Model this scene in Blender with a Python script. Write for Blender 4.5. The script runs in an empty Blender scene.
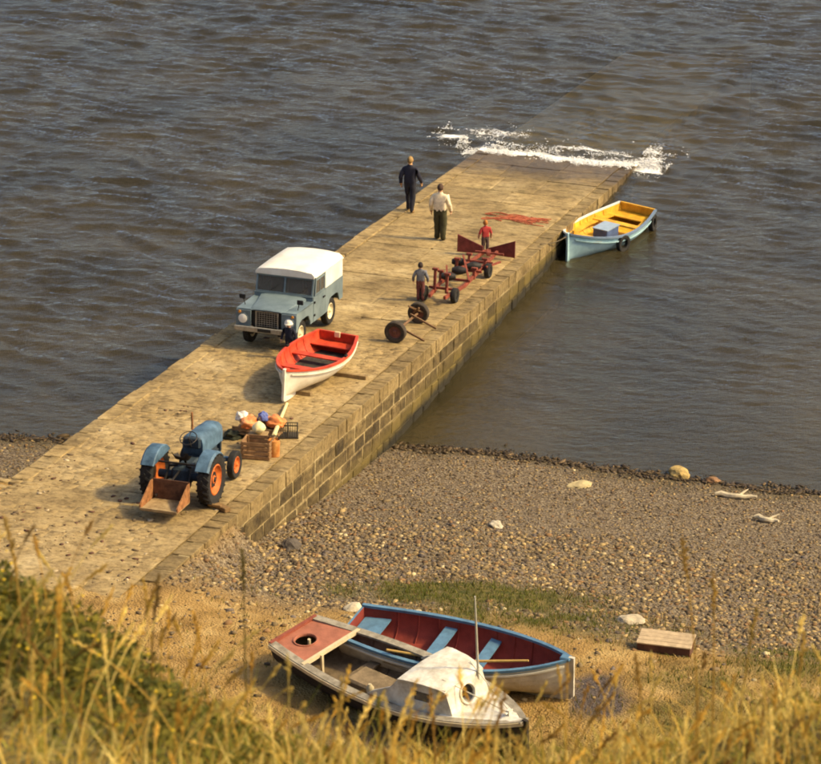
import bpy, bmesh, math, random
import numpy as np
from mathutils import Matrix, Vector, Euler
from mathutils import noise as mnoise

random.seed(7); rng = np.random.default_rng(7)
R = math.radians
sc = bpy.context.scene
col = sc.collection

# ------------------------------------------------------------------ camera
cam_d = bpy.data.cameras.new("camera")
cam = bpy.data.objects.new("camera", cam_d); col.objects.link(cam)
cam.location = (0, 0, 27.0)
cam.rotation_euler = (R(90 - 22), 0, 0)
cam_d.sensor_fit = 'HORIZONTAL'; cam_d.sensor_width = 36.0
cam_d.lens = 36.0 * 2700 / 821
cam_d.clip_start = 0.2; cam_d.clip_end = 6000
cam_d.dof.use_dof = True; cam_d.dof.focus_distance = 62.0; cam_d.dof.aperture_fstop = 7.0
sc.camera = cam

# ------------------------------------------------------------------ sky, sun, exposure
SUN_AZ, SUN_EL = 99.0, 43.0          # azimuth clockwise from +Y
w = bpy.data.worlds.new("World"); sc.world = w; w.use_nodes = True
nt = w.node_tree
sky = nt.nodes.new('ShaderNodeTexSky'); sky.sky_type = 'NISHITA'; sky.sun_disc = False
sky.sun_elevation = R(SUN_EL); sky.sun_rotation = R(SUN_AZ)
sky.air_density = 0.75; sky.dust_density = 4.0; sky.ozone_density = 0.0
nt.links.new(sky.outputs[0], nt.nodes['Background'].inputs[0])
nt.nodes['Background'].inputs[1].default_value = 0.15
sun_d = bpy.data.lights.new("sun", 'SUN'); sun_d.energy = 2.9; sun_d.angle = R(4.5); sun_d.color = (1.0, 0.78, 0.37)
sun = bpy.data.objects.new("sun", sun_d); col.objects.link(sun)
sdir = Vector((math.sin(R(SUN_AZ)) * math.cos(R(SUN_EL)), math.cos(R(SUN_AZ)) * math.cos(R(SUN_EL)), math.sin(R(SUN_EL))))
sun.rotation_euler = sdir.to_track_quat('Z', 'Y').to_euler(); sun.location = sdir * 200
sc.view_settings.view_transform = 'Standard'; sc.view_settings.look = 'None'
sc.view_settings.gamma = 1.0; sc.view_settings.use_curve_mapping = False
sc.view_settings.exposure = 0.55
sc.cycles.use_denoising = True; sc.cycles.use_adaptive_sampling = True; sc.cycles.adaptive_threshold = 0.03
sc.cycles.max_bounces = 5; sc.cycles.diffuse_bounces = 2; sc.cycles.glossy_bounces = 2; sc.cycles.transparent_max_bounces = 8
sc.cycles.filter_width = 1.9
sc.cycles.caustics_reflective = False; sc.cycles.caustics_refractive = False

# ------------------------------------------------------------------ materials
MATS = {}
def mat(name, c, rough=0.8, var=0.15, scale=6.0, bump=0.15, metal=0.0, c2=None, spec=0.3, fine=40.0):
    """procedural painted / worn surface: two tones of a colour in noise, with a fine relief"""
    if name in MATS: return MATS[name]
    m = bpy.data.materials.new(name); m.use_nodes = True; MATS[name] = m
    n = m.node_tree; b = n.nodes['Principled BSDF']; L = n.links.new
    tc = n.nodes.new('ShaderNodeTexCoord')
    nz = n.nodes.new('ShaderNodeTexNoise'); nz.inputs['Scale'].default_value = scale; nz.inputs['Detail'].default_value = 6; nz.inputs['Roughness'].default_value = .65
    L(tc.outputs['Object'], nz.inputs['Vector'])
    rp = n.nodes.new('ShaderNodeValToRGB'); rp.color_ramp.elements[0].position = .35; rp.color_ramp.elements[1].position = .65
    a = [max(0, x * (1 - var)) for x in c]; d = c2 if c2 else [min(1, x * (1 + var)) for x in c]
    rp.color_ramp.elements[0].color = (*a, 1); rp.color_ramp.elements[1].color = (*d, 1)
    L(nz.outputs['Fac'], rp.inputs['Fac']); L(rp.outputs[0], b.inputs['Base Color'])
    b.inputs['Roughness'].default_value = rough; b.inputs['Metallic'].default_value = metal
    b.inputs['Specular IOR Level'].default_value = spec
    if bump:
        n2 = n.nodes.new('ShaderNodeTexNoise'); n2.inputs['Scale'].default_value = fine; n2.inputs['Detail'].default_value = 4
        L(tc.outputs['Object'], n2.inputs['Vector'])
        bp = n.nodes.new('ShaderNodeBump'); bp.inputs['Strength'].default_value = bump; bp.inputs['Distance'].default_value = .02
        L(n2.outputs['Fac'], bp.inputs['Height']); L(bp.outputs[0], b.inputs['Normal'])
    return m

def attr_mat(name, attr, rough=0.9, var=.12, scale=20., bump=.3, spec=.2, trans=0.):
    """colour carried per piece (stones, blades) with a little noise"""
    m = bpy.data.materials.new(name); m.use_nodes = True; n = m.node_tree; b = n.nodes['Principled BSDF']; L = n.links.new
    at = n.nodes.new('ShaderNodeAttribute'); at.attribute_name = attr
    tc = n.nodes.new('ShaderNodeTexCoord'); nz = n.nodes.new('ShaderNodeTexNoise'); nz.inputs['Scale'].default_value = scale
    L(tc.outputs['Object'], nz.inputs['Vector'])
    mr = n.nodes.new('ShaderNodeMapRange'); mr.inputs['To Min'].default_value = 1 - var; mr.inputs['To Max'].default_value = 1 + var
    L(nz.outputs['Fac'], mr.inputs['Value'])
    mx = n.nodes.new('ShaderNodeVectorMath'); mx.operation = 'SCALE'
    L(at.outputs['Color'], mx.inputs[0]); L(mr.outputs[0], mx.inputs['Scale']); L(mx.outputs[0], b.inputs['Base Color'])
    b.inputs['Roughness'].default_value = rough; b.inputs['Specular IOR Level'].default_value = spec
    if bump:
        bp = n.nodes.new('ShaderNodeBump'); bp.inputs['Strength'].default_value = bump; bp.inputs['Distance'].default_value = .01
        L(nz.outputs['Fac'], bp.inputs['Height']); L(bp.outputs[0], b.inputs['Normal'])
    if trans:
        tl = n.nodes.new('ShaderNodeBsdfTranslucent'); L(mx.outputs[0], tl.inputs[0])
        ms = n.nodes.new('ShaderNodeMixShader'); ms.inputs[0].default_value = trans
        L(b.outputs[0], ms.inputs[1]); L(tl.outputs[0], ms.inputs[2]); L(ms.outputs[0], n.nodes['Material Output'].inputs[0])
    return m

# ------------------------------------------------------------------ mesh builder
class MB:
    def __init__(s): s.v = []; s.f = []
    def add(s, vs, fs):
        o = len(s.v); s.v += [tuple(p) for p in vs]; s.f += [tuple(i + o for i in f) for f in fs]; return s
    def box(s, c, d, rot=None, taper=None, ch=0.0):
        x, y, z = [k / 2 for k in d]
        if ch:
            vs = []; 
            for sx in (-1, 1):
                for sy in (-1, 1):
                    for sz in (-1, 1):
                        vs += [(sx * (x - ch), sy * (y - ch), sz * z), (sx * (x - ch), sy * y, sz * (z - ch)), (sx * x, sy * (y - ch), sz * (z - ch))]
            me = bmesh.new()
            for p in vs: me.verts.new(p)
            r = bmesh.ops.convex_hull(me, input=me.verts); me.verts.index_update()
            bmesh.ops.dissolve_limit(me, angle_limit=0.02, verts=me.verts, edges=me.edges)
            me.verts.index_update()
            vs = [v.co.copy() for v in me.verts]; fs = [[v.index for v in f.verts] for f in me.faces]; me.free()
        else:
            vs = [Vector((sx * x, sy * y, sz * z)) for sx in (-1, 1) for sy in (-1, 1) for sz in (-1, 1)]
            fs = [(0, 1, 3, 2), (4, 6, 7, 5), (0, 4, 5, 1), (2, 3, 7, 6), (0, 2, 6, 4), (1, 5, 7, 3)]
        if taper:
            for v in vs:
                if v[2] > 0: v[0] *= taper[0]; v[1] *= taper[1]
        if rot: 
            M = Euler(rot).to_matrix(); vs = [M @ Vector(v) for v in vs]
        return s.add([(v[0] + c[0], v[1] + c[1], v[2] + c[2]) for v in vs], fs)
    def tube(s, pts, r, n=8, caps=True):
        pts = [Vector(p) for p in pts]; rs = r if isinstance(r, (list, tuple)) else [r] * len(pts)
        vs = []; fs = []
        for i, p in enumerate(pts):
            t = (pts[min(i + 1, len(pts) - 1)] - pts[max(i - 1, 0)])
            if t.length < 1e-7: t = Vector((0, 0, 1))
            t.normalize()
            a = t.orthogonal().normalized() if abs(t.z) > .95 else t.cross(Vector((0, 0, 1))).normalized()
            b = t.cross(a)
            for k in range(n):
                q = 2 * math.pi * k / n; vs.append(p + (a * math.cos(q) + b * math.sin(q)) * rs[i])
        for i in range(len(pts) - 1):
            for k in range(n):
                fs.append((i * n + k, i * n + (k + 1) % n, (i + 1) * n + (k + 1) % n, (i + 1) * n + k))
        if caps: fs += [tuple(range(n))[::-1], tuple(range((len(pts) - 1) * n, len(pts) * n))]
        return s.add(vs, fs)
    def bar(s, p, q, w, h):
        p = Vector(p); q = Vector(q); t = (q - p).normalized(); a = t.cross(Vector((0, 0, 1)))
        if a.length < .05: a = Vector((0, 1, 0))
        a.normalize(); b = a.cross(t)
        vs = [c + a * (i * w / 2) + b * (j * h / 2) for c in (p, q) for i in (-1, 1) for j in (-1, 1)]
        return s.add(vs, [(0, 1, 3, 2), (4, 6, 7, 5), (0, 4, 5, 1), (2, 3, 7, 6), (0, 2, 6, 4), (1, 5, 7, 3)])
    def lathe(s, prof, n=24, axis='Y', c=(0, 0, 0)):
        """prof: list of (axial, radius), closed at ends when radius is 0"""
        vs = []; fs = []
        for (h, r) in prof:
            for k in range(n):
                q = 2 * math.pi * k / n; x, y = r * math.cos(q), r * math.sin(q)
                p = (x, h, y) if axis == 'Y' else ((x, y, h) if axis == 'Z' else (h, x, y))
                vs.append((p[0] + c[0], p[1] + c[1], p[2] + c[2]))
        for i in range(len(prof) - 1):
            for k in range(n): fs.append((i * n + k, i * n + (k + 1) % n, (i + 1) * n + (k + 1) % n, (i + 1) * n + k))
        return s.add(vs, fs)
    def prism(s, poly, axis, a, b):
        """polygon in the two other axes (in xyz order) swept from a to b along axis"""
        def P(u, v, h): return {'X': (h, u, v), 'Y': (u, h, v), 'Z': (u, v, h)}[axis]
        n = len(poly); vs = [P(u, v, a) for u, v in poly] + [P(u, v, b) for u, v in poly]
        fs = [tuple(range(n)), tuple(range(2 * n - 1, n - 1, -1))] + [(i, i + n, (i + 1) % n + n, (i + 1) % n) for i in range(n)]
        return s.add(vs, fs)
    def loft(s, secs, closed=False, caps=False):
        n = len(secs[0]); vs = [p for q in secs for p in q]; fs = []
        for i in range(len(secs) - 1):
            for k in range(n if closed else n - 1):
                fs.append((i * n + k, i * n + (k + 1) % n, (i + 1) * n + (k + 1) % n, (i + 1) * n + k))
        if caps: fs += [tuple(range(n))[::-1], tuple(range((len(secs) - 1) * n, len(secs) * n))]
        return s.add(vs, fs)
    def sphere(s, c, r, n=10, m=7):
        vs = []; fs = []; r = r if isinstance(r, (tuple, list)) else (r, r, r)
        for i in range(m + 1):
            t = math.pi * i / m
            for k in range(n):
                q = 2 * math.pi * k / n
                vs.append((c[0] + r[0] * math.sin(t) * math.cos(q), c[1] + r[1] * math.sin(t) * math.sin(q), c[2] + r[2] * math.cos(t)))
        for i in range(m):
            for k in range(n): fs.append((i * n + k, (i + 1) * n + k, (i + 1) * n + (k + 1) % n, i * n + (k + 1) % n))
        return s.add(vs, fs)
    def mesh(s, name):
        me = bpy.data.meshes.new(name); me.from_pydata(s.v, [], s.f); me.update()
        bm = bmesh.new(); bm.from_mesh(me)
        bmesh.ops.remove_doubles(bm, verts=bm.verts, dist=1e-5)
        bmesh.ops.recalc_face_normals(bm, faces=bm.faces); bm.to_mesh(me); bm.free(); return me
    def build(s, name, m, parent=None, smooth=False, label=None, angle=40):
        me = s.mesh(name); me.materials.append(m)
        if smooth:
            me.polygons.foreach_set('use_smooth', [True] * len(me.polygons))
            me.set_sharp_from_angle(angle=R(angle))
        o = bpy.data.objects.new(name, me); col.objects.link(o)
        if parent is not None: o.parent = parent
        if label: o['label'] = label
        return o

def tag(o, label, cat, group=None, kind=None):
    if label: o['label'] = label
    if cat: o['category'] = cat
    if group: o['group'] = group
    if kind: o['kind'] = kind
    return o
def empty(name, M, label, cat, group=None):
    o = bpy.data.objects.new(name, None); col.objects.link(o); o.matrix_world = M; o.empty_display_size = .3
    return tag(o, label, cat, group)
def np_mesh(name, V, F, m, attrs=None, smooth=False, kind=None, parent=None, label=None):
    """V (n,3), F (k,c) all faces with the same corner count; attrs {name: (n,) or (n,3)} on points"""
    me = bpy.data.meshes.new(name); V = np.asarray(V, np.float32); F = np.asarray(F, np.int32)
    me.vertices.add(len(V)); me.vertices.foreach_set('co', V.ravel())
    c = F.shape[1]; me.loops.add(F.size); me.loops.foreach_set('vertex_index', F.ravel())
    me.polygons.add(len(F)); me.polygons.foreach_set('loop_start', np.arange(0, F.size, c, dtype=np.int32))
    me.update(calc_edges=True); me.validate()
    if smooth: me.polygons.foreach_set('use_smooth', np.ones(len(F), bool))
    for k, a in (attrs or {}).items():
        a = np.asarray(a, np.float32)
        if a.ndim == 1: me.attributes.new(k, 'FLOAT', 'POINT').data.foreach_set('value', a)
        else:
            me.attributes.new(k, 'FLOAT_COLOR', 'POINT').data.foreach_set('color', np.c_[a, np.ones(len(a))].astype(np.float32).ravel())
    me.materials.append(m)
    o = bpy.data.objects.new(name, me); col.objects.link(o)
    if kind: o['kind'] = kind
    if parent is not None: o.parent = parent
    if label: o['label'] = label
    return o

# cheap vectorised value noise
_perm = rng.random((256, 256))
def vnoise(x, y, s=1.0, o=0):
    x = np.asarray(x) * s + o * 17.3 + 1000; y = np.asarray(y) * s + o * 9.1 + 1000
    xi = np.floor(x).astype(int); yi = np.floor(y).astype(int); fx = x - xi; fy = y - yi
    fx = fx * fx * (3 - 2 * fx); fy = fy * fy * (3 - 2 * fy)
    a = _perm[xi % 256, yi % 256]; b = _perm[(xi + 1) % 256, yi % 256]; c = _perm[xi % 256, (yi + 1) % 256]; d = _perm[(xi + 1) % 256, (yi + 1) % 256]
    return (a * (1 - fx) + b * fx) * (1 - fy) + (c * (1 - fx) + d * fx) * fy
def fbm(x, y, s=1.0, o=0, n=4):
    r = 0; a = .5; t = 0
    for i in range(n): r = r + a * vnoise(x, y, s * 2 ** i, o + i * 3); t += a; a *= .5
    return r / t

# ------------------------------------------------------------------ slipway frame: x seaward, y to the left, z off the ramp
A0 = np.array([7.36, 85.48, 0.1]); K = 0.0719
ex = np.array([0.322, 0.947]); ex /= np.linalg.norm(ex); ny = np.array([-ex[1], ex[0]])
_X = Vector((ex[0], ex[1], -K)).normalized(); _Y = Vector((ny[0], ny[1], 0)); _Z = _X.cross(_Y)
SF = Matrix(((_X.x, _Y.x, _Z.x, A0[0]), (_X.y, _Y.y, _Z.y, A0[1]), (_X.z, _Y.z, _Z.z, A0[2]), (0, 0, 0, 1)))
SW = 5.45                                # width of the ramp
def on_slip(t, u, head=0, h=0.0):        # t metres inland of the seaward end, u metres left of the right edge
    return SF @ Matrix.Translation((-t * math.hypot(1, K), u, h)) @ Matrix.Rotation(R(head), 4, 'Z')
def up_slip(t, u, head=0, h=0.0):        # the same place but standing plumb
    p = SF @ Vector((-t * math.hypot(1, K), u, h)); a = math.atan2(ex[1], ex[0])
    return Matrix.Translation(p) @ Matrix.Rotation(a + R(head), 4, 'Z')
def slip_tu(X, Y):
    qx = np.asarray(X) - A0[0]; qy = np.asarray(Y) - A0[1]
    return -(qx * ex[0] + qy * ex[1]), qx * ny[0] + qy * ny[1]

# ------------------------------------------------------------------ terrain heights
def shore_y(X): return np.interp(X, [-400, -60, -10.4, -.4, 1.75, 3.7, 6.6, 10, 60, 400], [120, 66, 63.1, 62.7, 62.27, 61.5, 60.5, 59.7, 50, -20])
PD = [-3000, -80, -30, -10, -3, 0, 4, 8, 11.5, 15, 17.5, 22, 26, 60]
PH = [-7, -6.0, -3.6, -1.25, -.38, 0, .55, 1.25, 1.95, 2.85, 3.12, 3.2, 3.25, 3.6]
def sstep(a, b, x):
    t = np.clip((np.asarray(x) - a) / (b - a), 0, 1); return t * t * (3 - 2 * t)
def beach_h(X, Y, cut=True):
    X = np.asarray(X, float); Y = np.asarray(Y, float)
    d = (shore_y(X) - Y) * .97 + (fbm(X, Y, .25, 3) - .5) * 1.1 * sstep(-1, 3, shore_y(X) - Y)
    h = np.interp(d, PD, PH) + (fbm(X, Y, .7, 9) - .5) * .14 * sstep(0, 6, d)
    t, u = slip_tu(X, Y); zs = A0[2] + K * t
    # the track: level with the head of the ramp, running off to the left
    tr = sstep(34.0, 34.55, t + (u - 5.4) * .02) * sstep(-.6, .6, u - np.clip((t - 38.5) * .9, -.3, 99)) * sstep(60, 40, t)
    zt = np.minimum(zs, 3.05 + 0 * zs) + (fbm(X, Y, .9, 5) - .5) * .05
    onr = sstep(-.3, .1, u) * sstep(5.9, 5.4, u) * sstep(41.5, 40.0, t)
    h = h * (1 - tr) + (zt - .02) * tr
    if cut:
        h = np.where((u > .25) & (u < 5.25) & (t < 37.6) & (t > -40), np.minimum(h, zs - .45), h)
        h = np.where((u > .0) & (u < 5.45) & (t >= 37.6) & (t < 43), zs - .07 + .10 * sstep(38.0, 41, t) + (fbm(X, Y, 1.4, 19) - .5) * .05 * sstep(38, 40, t), h)
    side = sstep(-2.6, -.1, u) * sstep(.3, .0, u) * sstep(36.0, 38.6, t) * sstep(46, 42, t); h = h * (1 - side) + np.maximum(h, zs - .02) * side
    return h
ZBX = [-60, -8, -4, -1.64, -.92, -.6, -.04, .6, 1.16, 1.64, 4, 60]
ZBZ = [24.6, 24.0, 22.95, 22.20, 21.72, 21.50, 21.39, 21.41, 21.52, 21.66, 22.2, 23.2]
def bank_h(X, Y):
    X = np.asarray(X, float); Y = np.asarray(Y, float); zb = np.interp(X, ZBX, ZBZ)
    up = zb + (25.35 - zb) / 9.5 * (9.5 - Y)
    f = np.interp(Y - 9.5, [0, .5, 1.5, 3.5, 23.5, 26], [0, .012, .05, .135, 1.0, 1.01])
    dn = zb + (3.0 - zb) * f
    up = np.where(Y < 0, 25.35 + (-Y) * .05, up)
    return np.where(Y < 9.5, up, dn) + (fbm(X, Y, .8, 21) - .5) * .22

def grid(xs, ys, fn):
    Xg, Yg = np.meshgrid(xs, ys); Z = fn(Xg, Yg); nx, nyy = len(xs), len(ys)
    V = np.c_[Xg.ravel(), Yg.ravel(), Z.ravel()]
    i = np.arange(nx * nyy).reshape(nyy, nx)
    F = np.c_[i[:-1, :-1].ravel(), i[:-1, 1:].ravel(), i[1:, 1:].ravel(), i[1:, :-1].ravel()]
    return V, F
def axis(a, b, step, far_a, far_b, g=1.5):
    v = list(np.arange(a, b + step / 2, step)); d = step
    while v[-1] < far_b: d *= g; v.append(min(v[-1] + d, far_b))
    d = step
    while v[0] > far_a: d *= g; v.insert(0, max(v[0] - d, far_a))
    return np.array(v)

# ground material: shingle, dirt and wet margin by position-attributes, colours by noise
def ground_material():
    m = bpy.data.materials.new('shore_ground'); m.use_nodes = True; n = m.node_tree; L = n.links.new; b = n.nodes['Principled BSDF']
    tc = n.nodes.new('ShaderNodeTexCoord')
    def nz(s, d=5):
        k = n.nodes.new('ShaderNodeTexNoise'); k.inputs['Scale'].default_value = s; k.inputs['Detail'].default_value = d; L(tc.outputs['Object'], k.inputs['Vector']); return k
    def ramp(fac, stops):
        r = n.nodes.new('ShaderNodeValToRGB'); e = r.color_ramp.elements
        while len(e) < len(stops): e.new(.5)
        for k, (p, c) in enumerate(stops): e[k].position = p; e[k].color = (*c, 1)
        L(fac, r.inputs[0]); return r
    def attr(k):
        a = n.nodes.new('ShaderNodeAttribute'); a.attribute_name = k; return a.outputs['Fac']
    def mix(f, a, c):
        k = n.nodes.new('ShaderNodeMix'); k.data_type = 'RGBA'; L(f, k.inputs[0]); L(a, k.inputs[6]); L(c, k.inputs[7]); return k.outputs[2]
    vor = n.nodes.new('ShaderNodeTexVoronoi'); vor.inputs['Scale'].default_value = 22; L(tc.outputs['Object'], vor.inputs['Vector'])
    sep = n.nodes.new('ShaderNodeSeparateColor'); L(vor.outputs['Color'], sep.inputs[0])
    peb = ramp(sep.outputs[0], [(0, (.075, .056, .038)), (.4, (.14, .102, .062)), (.75, (.20, .148, .088)), (1, (.30, .24, .15))])
    dirt = ramp(nz(1.6, 8).outputs['Fac'], [(.3, (.20, .115, .032)), (.5, (.33, .20, .062)), (.7, (.44, .295, .11))])
    wet = ramp(nz(7).outputs['Fac'], [(.35, (.065, .048, .024)), (.7, (.145, .11, .058))])
    mud = ramp(nz(9).outputs['Fac'], [(.35, (.065, .05, .042)), (.7, (.11, .085, .07))])
    turf = ramp(nz(5, 8).outputs['Fac'], [(.3, (.055, .06, .012)), (.5, (.10, .085, .02)), (.7, (.19, .14, .045))])
    c = mix(attr('dirt'), peb.outputs[0], dirt.outputs[0]); c = mix(attr('turf'), c, turf.outputs[0])
    c = mix(attr('mud'), c, mud.outputs[0]); c = mix(attr('wet'), c, wet.outputs[0]); L(c, b.inputs['Base Color'])
    b.inputs['Roughness'].default_value = .93; b.inputs['Specular IOR Level'].default_value = .2
    bp = n.nodes.new('ShaderNodeBump'); bp.inputs['Strength'].default_value = .7; bp.inputs['Distance'].default_value = .04
    L(vor.outputs['Distance'], bp.inputs['Height'])
    bp2 = n.nodes.new('ShaderNodeBump'); bp2.inputs['Strength'].default_value = .5; bp2.inputs['Distance'].default_value = .05
    L(nz(14, 7).outputs['Fac'], bp2.inputs['Height']); L(bp.outputs[0], bp2.inputs['Normal']); L(bp2.outputs[0], b.inputs['Normal'])
    return m
def turf_w(X, Y):     # where short grass grows on the upper shore
    a = np.exp(-(((X - 1.1) / 2.5) ** 2 + ((Y - 50.1) / .80) ** 2)) * 1.9
    b = np.exp(-(((X - 8.6) / 2.0) ** 2 + ((Y - 46.6) / 1.1) ** 2)) * 1.3
    c = np.exp(-(((X - 2.6) / 2.8) ** 2 + ((Y - 48.5) / 1.2) ** 2)) * .95
    d = sstep(44.5, 40.0, Y) * .95
    e = np.exp(-(((X - 6.5) / 3.2) ** 2 + ((Y - 44.2) / 2.0) ** 2)) * .85 + np.exp(-(((X - 2.5) / 3.8) ** 2 + ((Y - 47.0) / .9) ** 2)) * .5
    return np.clip((a + b + c + d + e) * (-.15 + 2.3 * fbm(X, Y, 1.5, 31)) - .22, 0, 1)
def dirt_w(X, Y):
    d = shore_y(X) - Y; t, u = slip_tu(X, Y)
    w = sstep(13.2, 15.0, d + (fbm(X, Y, .6, 12) - .5) * 2.2)
    return np.clip(np.maximum(w, sstep(33.8, 34.6, t) * sstep(-.4, .4, u - np.clip((t - 39) * .5, 0, 9))), 0, 1)
def mud_w(X, Y):
    r = ((X - 3.45) / .55) ** 2 + ((Y - 43.75) / 1.1) ** 2 + (fbm(X, Y, 1.7, 44) - .5) * 1.0
    r2 = ((X + .9) / 1.6) ** 2 + ((Y - 42.2) / .7) ** 2
    return np.clip(sstep(1.15, .8, r) + .6 * sstep(1.2, .5, r2), 0, 1)
V, F = grid(axis(-14, 14, .2, -900, 900), axis(33, 68, .2, 20, 3000), beach_h)
dsh = shore_y(V[:, 0]) - V[:, 1]
beach = np_mesh('beach', V, F, ground_material(), dict(dirt=dirt_w(V[:, 0], V[:, 1]), turf=turf_w(V[:, 0], V[:, 1]), mud=mud_w(V[:, 0], V[:, 1]),
    wet=sstep(1.3, .3, dsh + (fbm(V[:, 0], V[:, 1], 1.2, 15) - .5) * 1.6) * .9), smooth=True, kind='structure')
bank_m = mat('bank_soil', (.065, .06, .015), .95, .4, 3.0, .5, c2=(.13, .10, .03))
V, F = grid(axis(-6, 6, .2, -900, 900), axis(-2, 34.5, .25, -300, 34.6), bank_h)
bank = np_mesh('grassy_bank', V, F, bank_m, smooth=True, kind='structure')

# ------------------------------------------------------------------ sea
def water_material():
    m = bpy.data.materials.new('sea_water'); m.use_nodes = True; n = m.node_tree; L = n.links.new
    n.nodes.remove(n.nodes['Principled BSDF']); out = n.nodes['Material Output']
    tc = n.nodes.new('ShaderNodeTexCoord')
    mp = n.nodes.new('ShaderNodeMapping'); mp.inputs['Rotation'].default_value = (0, 0, R(28)); mp.inputs['Scale'].default_value = (.45, 1, 1); L(tc.outputs['Object'], mp.inputs['Vector'])
    n1 = n.nodes.new('ShaderNodeTexNoise'); n1.inputs['Scale'].default_value = 3.2; n1.inputs['Detail'].default_value = 5; n1.inputs['Roughness'].default_value = .6; L(mp.outputs[0], n1.inputs['Vector'])
    bp = n.nodes.new('ShaderNodeBump'); bp.inputs['Strength'].default_value = .6; bp.inputs['Distance'].default_value = .13; L(n1.outputs['Fac'], bp.inputs['Height'])
    fr = n.nodes.new('ShaderNodeFresnel'); fr.inputs['IOR'].default_value = 1.43; L(bp.outputs[0], fr.inputs['Normal'])
    gl = n.nodes.new('ShaderNodeBsdfGlossy'); gl.inputs['Roughness'].default_value = .11; gl.inputs['Color'].default_value = (1, .975, .89, 1); L(bp.outputs[0], gl.inputs['Normal'])
    tr = n.nodes.new('ShaderNodeBsdfTransparent'); tr.inputs['Color'].default_value = (.86, .78, .56, 1)
    n2 = n.nodes.new('ShaderNodeTexNoise'); n2.inputs['Scale'].default_value = .22; n2.inputs['Detail'].default_value = 6; L(tc.outputs['Object'], n2.inputs['Vector'])
    rp = n.nodes.new('ShaderNodeValToRGB'); rp.color_ramp.elements[0].position = .35; rp.color_ramp.elements[1].position = .7
    rp.color_ramp.elements[0].color = (.060, .049, .022, 1); rp.color_ramp.elements[1].color = (.118, .092, .040, 1); L(n2.outputs['Fac'], rp.inputs[0])
    df = n.nodes.new('ShaderNodeBsdfDiffuse'); L(rp.outputs[0], df.inputs['Color']); L(bp.outputs[0], df.inputs['Normal'])
    m1 = n.nodes.new('ShaderNodeMixShader'); m1.inputs[0].default_value = .46; L(tr.outputs[0], m1.inputs[1]); L(df.outputs[0], m1.inputs[2])
    m2 = n.nodes.new('ShaderNodeMixShader'); L(fr.outputs[0], m2.inputs[0]); L(m1.outputs[0], m2.inputs[1]); L(gl.outputs[0], m2.inputs[2])
    L(m2.outputs[0], out.inputs['Surface'])
    va = n.nodes.new('ShaderNodeVolumeAbsorption'); va.inputs['Color'].default_value = (.62, .56, .42, 1); va.inputs['Density'].default_value = .30
    L(va.outputs[0], out.inputs['Volume'])
    return m
_wv = []
for lam, amp, k in ((5.2, .014, 3), (2.2, .011, 6), (1.15, .017, 10), (.7, .020, 12), (.42, .013, 12)):
    for i in range(k):
        a = R(-90 - 29 + rng.normal(0, 15)); l = lam * rng.uniform(.75, 1.3)
        _wv.append((2 * math.pi / l * math.cos(a), 2 * math.pi / l * math.sin(a), rng.uniform(0, 6.28), amp / math.sqrt(k) * 1.25))
def sea_h(X, Y):
    X = np.asarray(X, float); Y = np.asarray(Y, float); Z = 0 * X
    wx = X + (fbm(X, Y, .25, 51) - .5) * 2.5; wy = Y + (fbm(X, Y, .22, 57) - .5) * 2.5
    for kx, ky, p, a in _wv:
        s = np.sin(kx * wx + ky * wy + p); Z = Z + a * (s + .35 * (s * s - .5))
    d = Y - shore_y(X); t, u = slip_tu(X, Y)
    lee = 1 - .35 * sstep(1, -2, u - .2) * sstep(-2, 6, t) * sstep(40, 24, d * 0 + np.abs(u) * 2)
    k = (.25 + .75 * sstep(0, 9, d)) * lee * (.35 + 1.3 * fbm(X, Y, .11, 61)) * sstep(400, 120, Y) * sstep(60, 25, np.abs(X))
    Z = Z * k
    # the swell that breaks across the foot of the ramp
    tc = -.75 + (fbm(u, u * 0, .6, 71) - .5) * .7
    Z = Z + .13 * np.exp(-((t - tc + .35) / .42) ** 2) * sstep(-1.6, -.4, u) * sstep(8.0, 6.2, u) + .05 * np.exp(-((t + 2.6) / .6) ** 2) * sstep(-1.5, 0, u) * sstep(7.5, 6, u)
    film = (A0[2] + K * t + .014) * 1.0; on = (t > -2.2) & (t < -.16 + (fbm(u, u * 0, 1.1, 81) - .5) * .8) & (u > -.05) & (u < SW + .05)
    Z = np.where(on, np.maximum(Z, film), Z)
    return Z
V, F = grid(axis(-15, 15, .15, -2500, 2500), axis(56, 128, .12, 30, 3000), sea_h)
# close the body of water with a skirt and a floor so that its volume absorbs light
nx_ = len(axis(-15, 15, .15, -2500, 2500)); n_ = len(V); ny_ = n_ // nx_
idx = np.arange(n_).reshape(ny_, nx_); ring = np.concatenate([idx[0, :], idx[1:, -1], idx[-1, -2::-1], idx[-2:0:-1, 0]])
low = V[ring].copy(); low[:, 2] = -12; V = np.r_[V, low]; k_ = np.arange(len(ring)); kn = (k_ + 1) % len(ring)
F = np.r_[F, np.c_[ring[k_], n_ + k_, n_ + kn, ring[kn]]]
cs = [n_ + int(np.where(ring == q)[0][0]) for q in (idx[0, 0], idx[-1, 0], idx[-1, -1], idx[0, -1])]
F = np.r_[F, [cs]]
sea = np_mesh('sea', V, F, water_material(), smooth=True, kind='structure')

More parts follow.
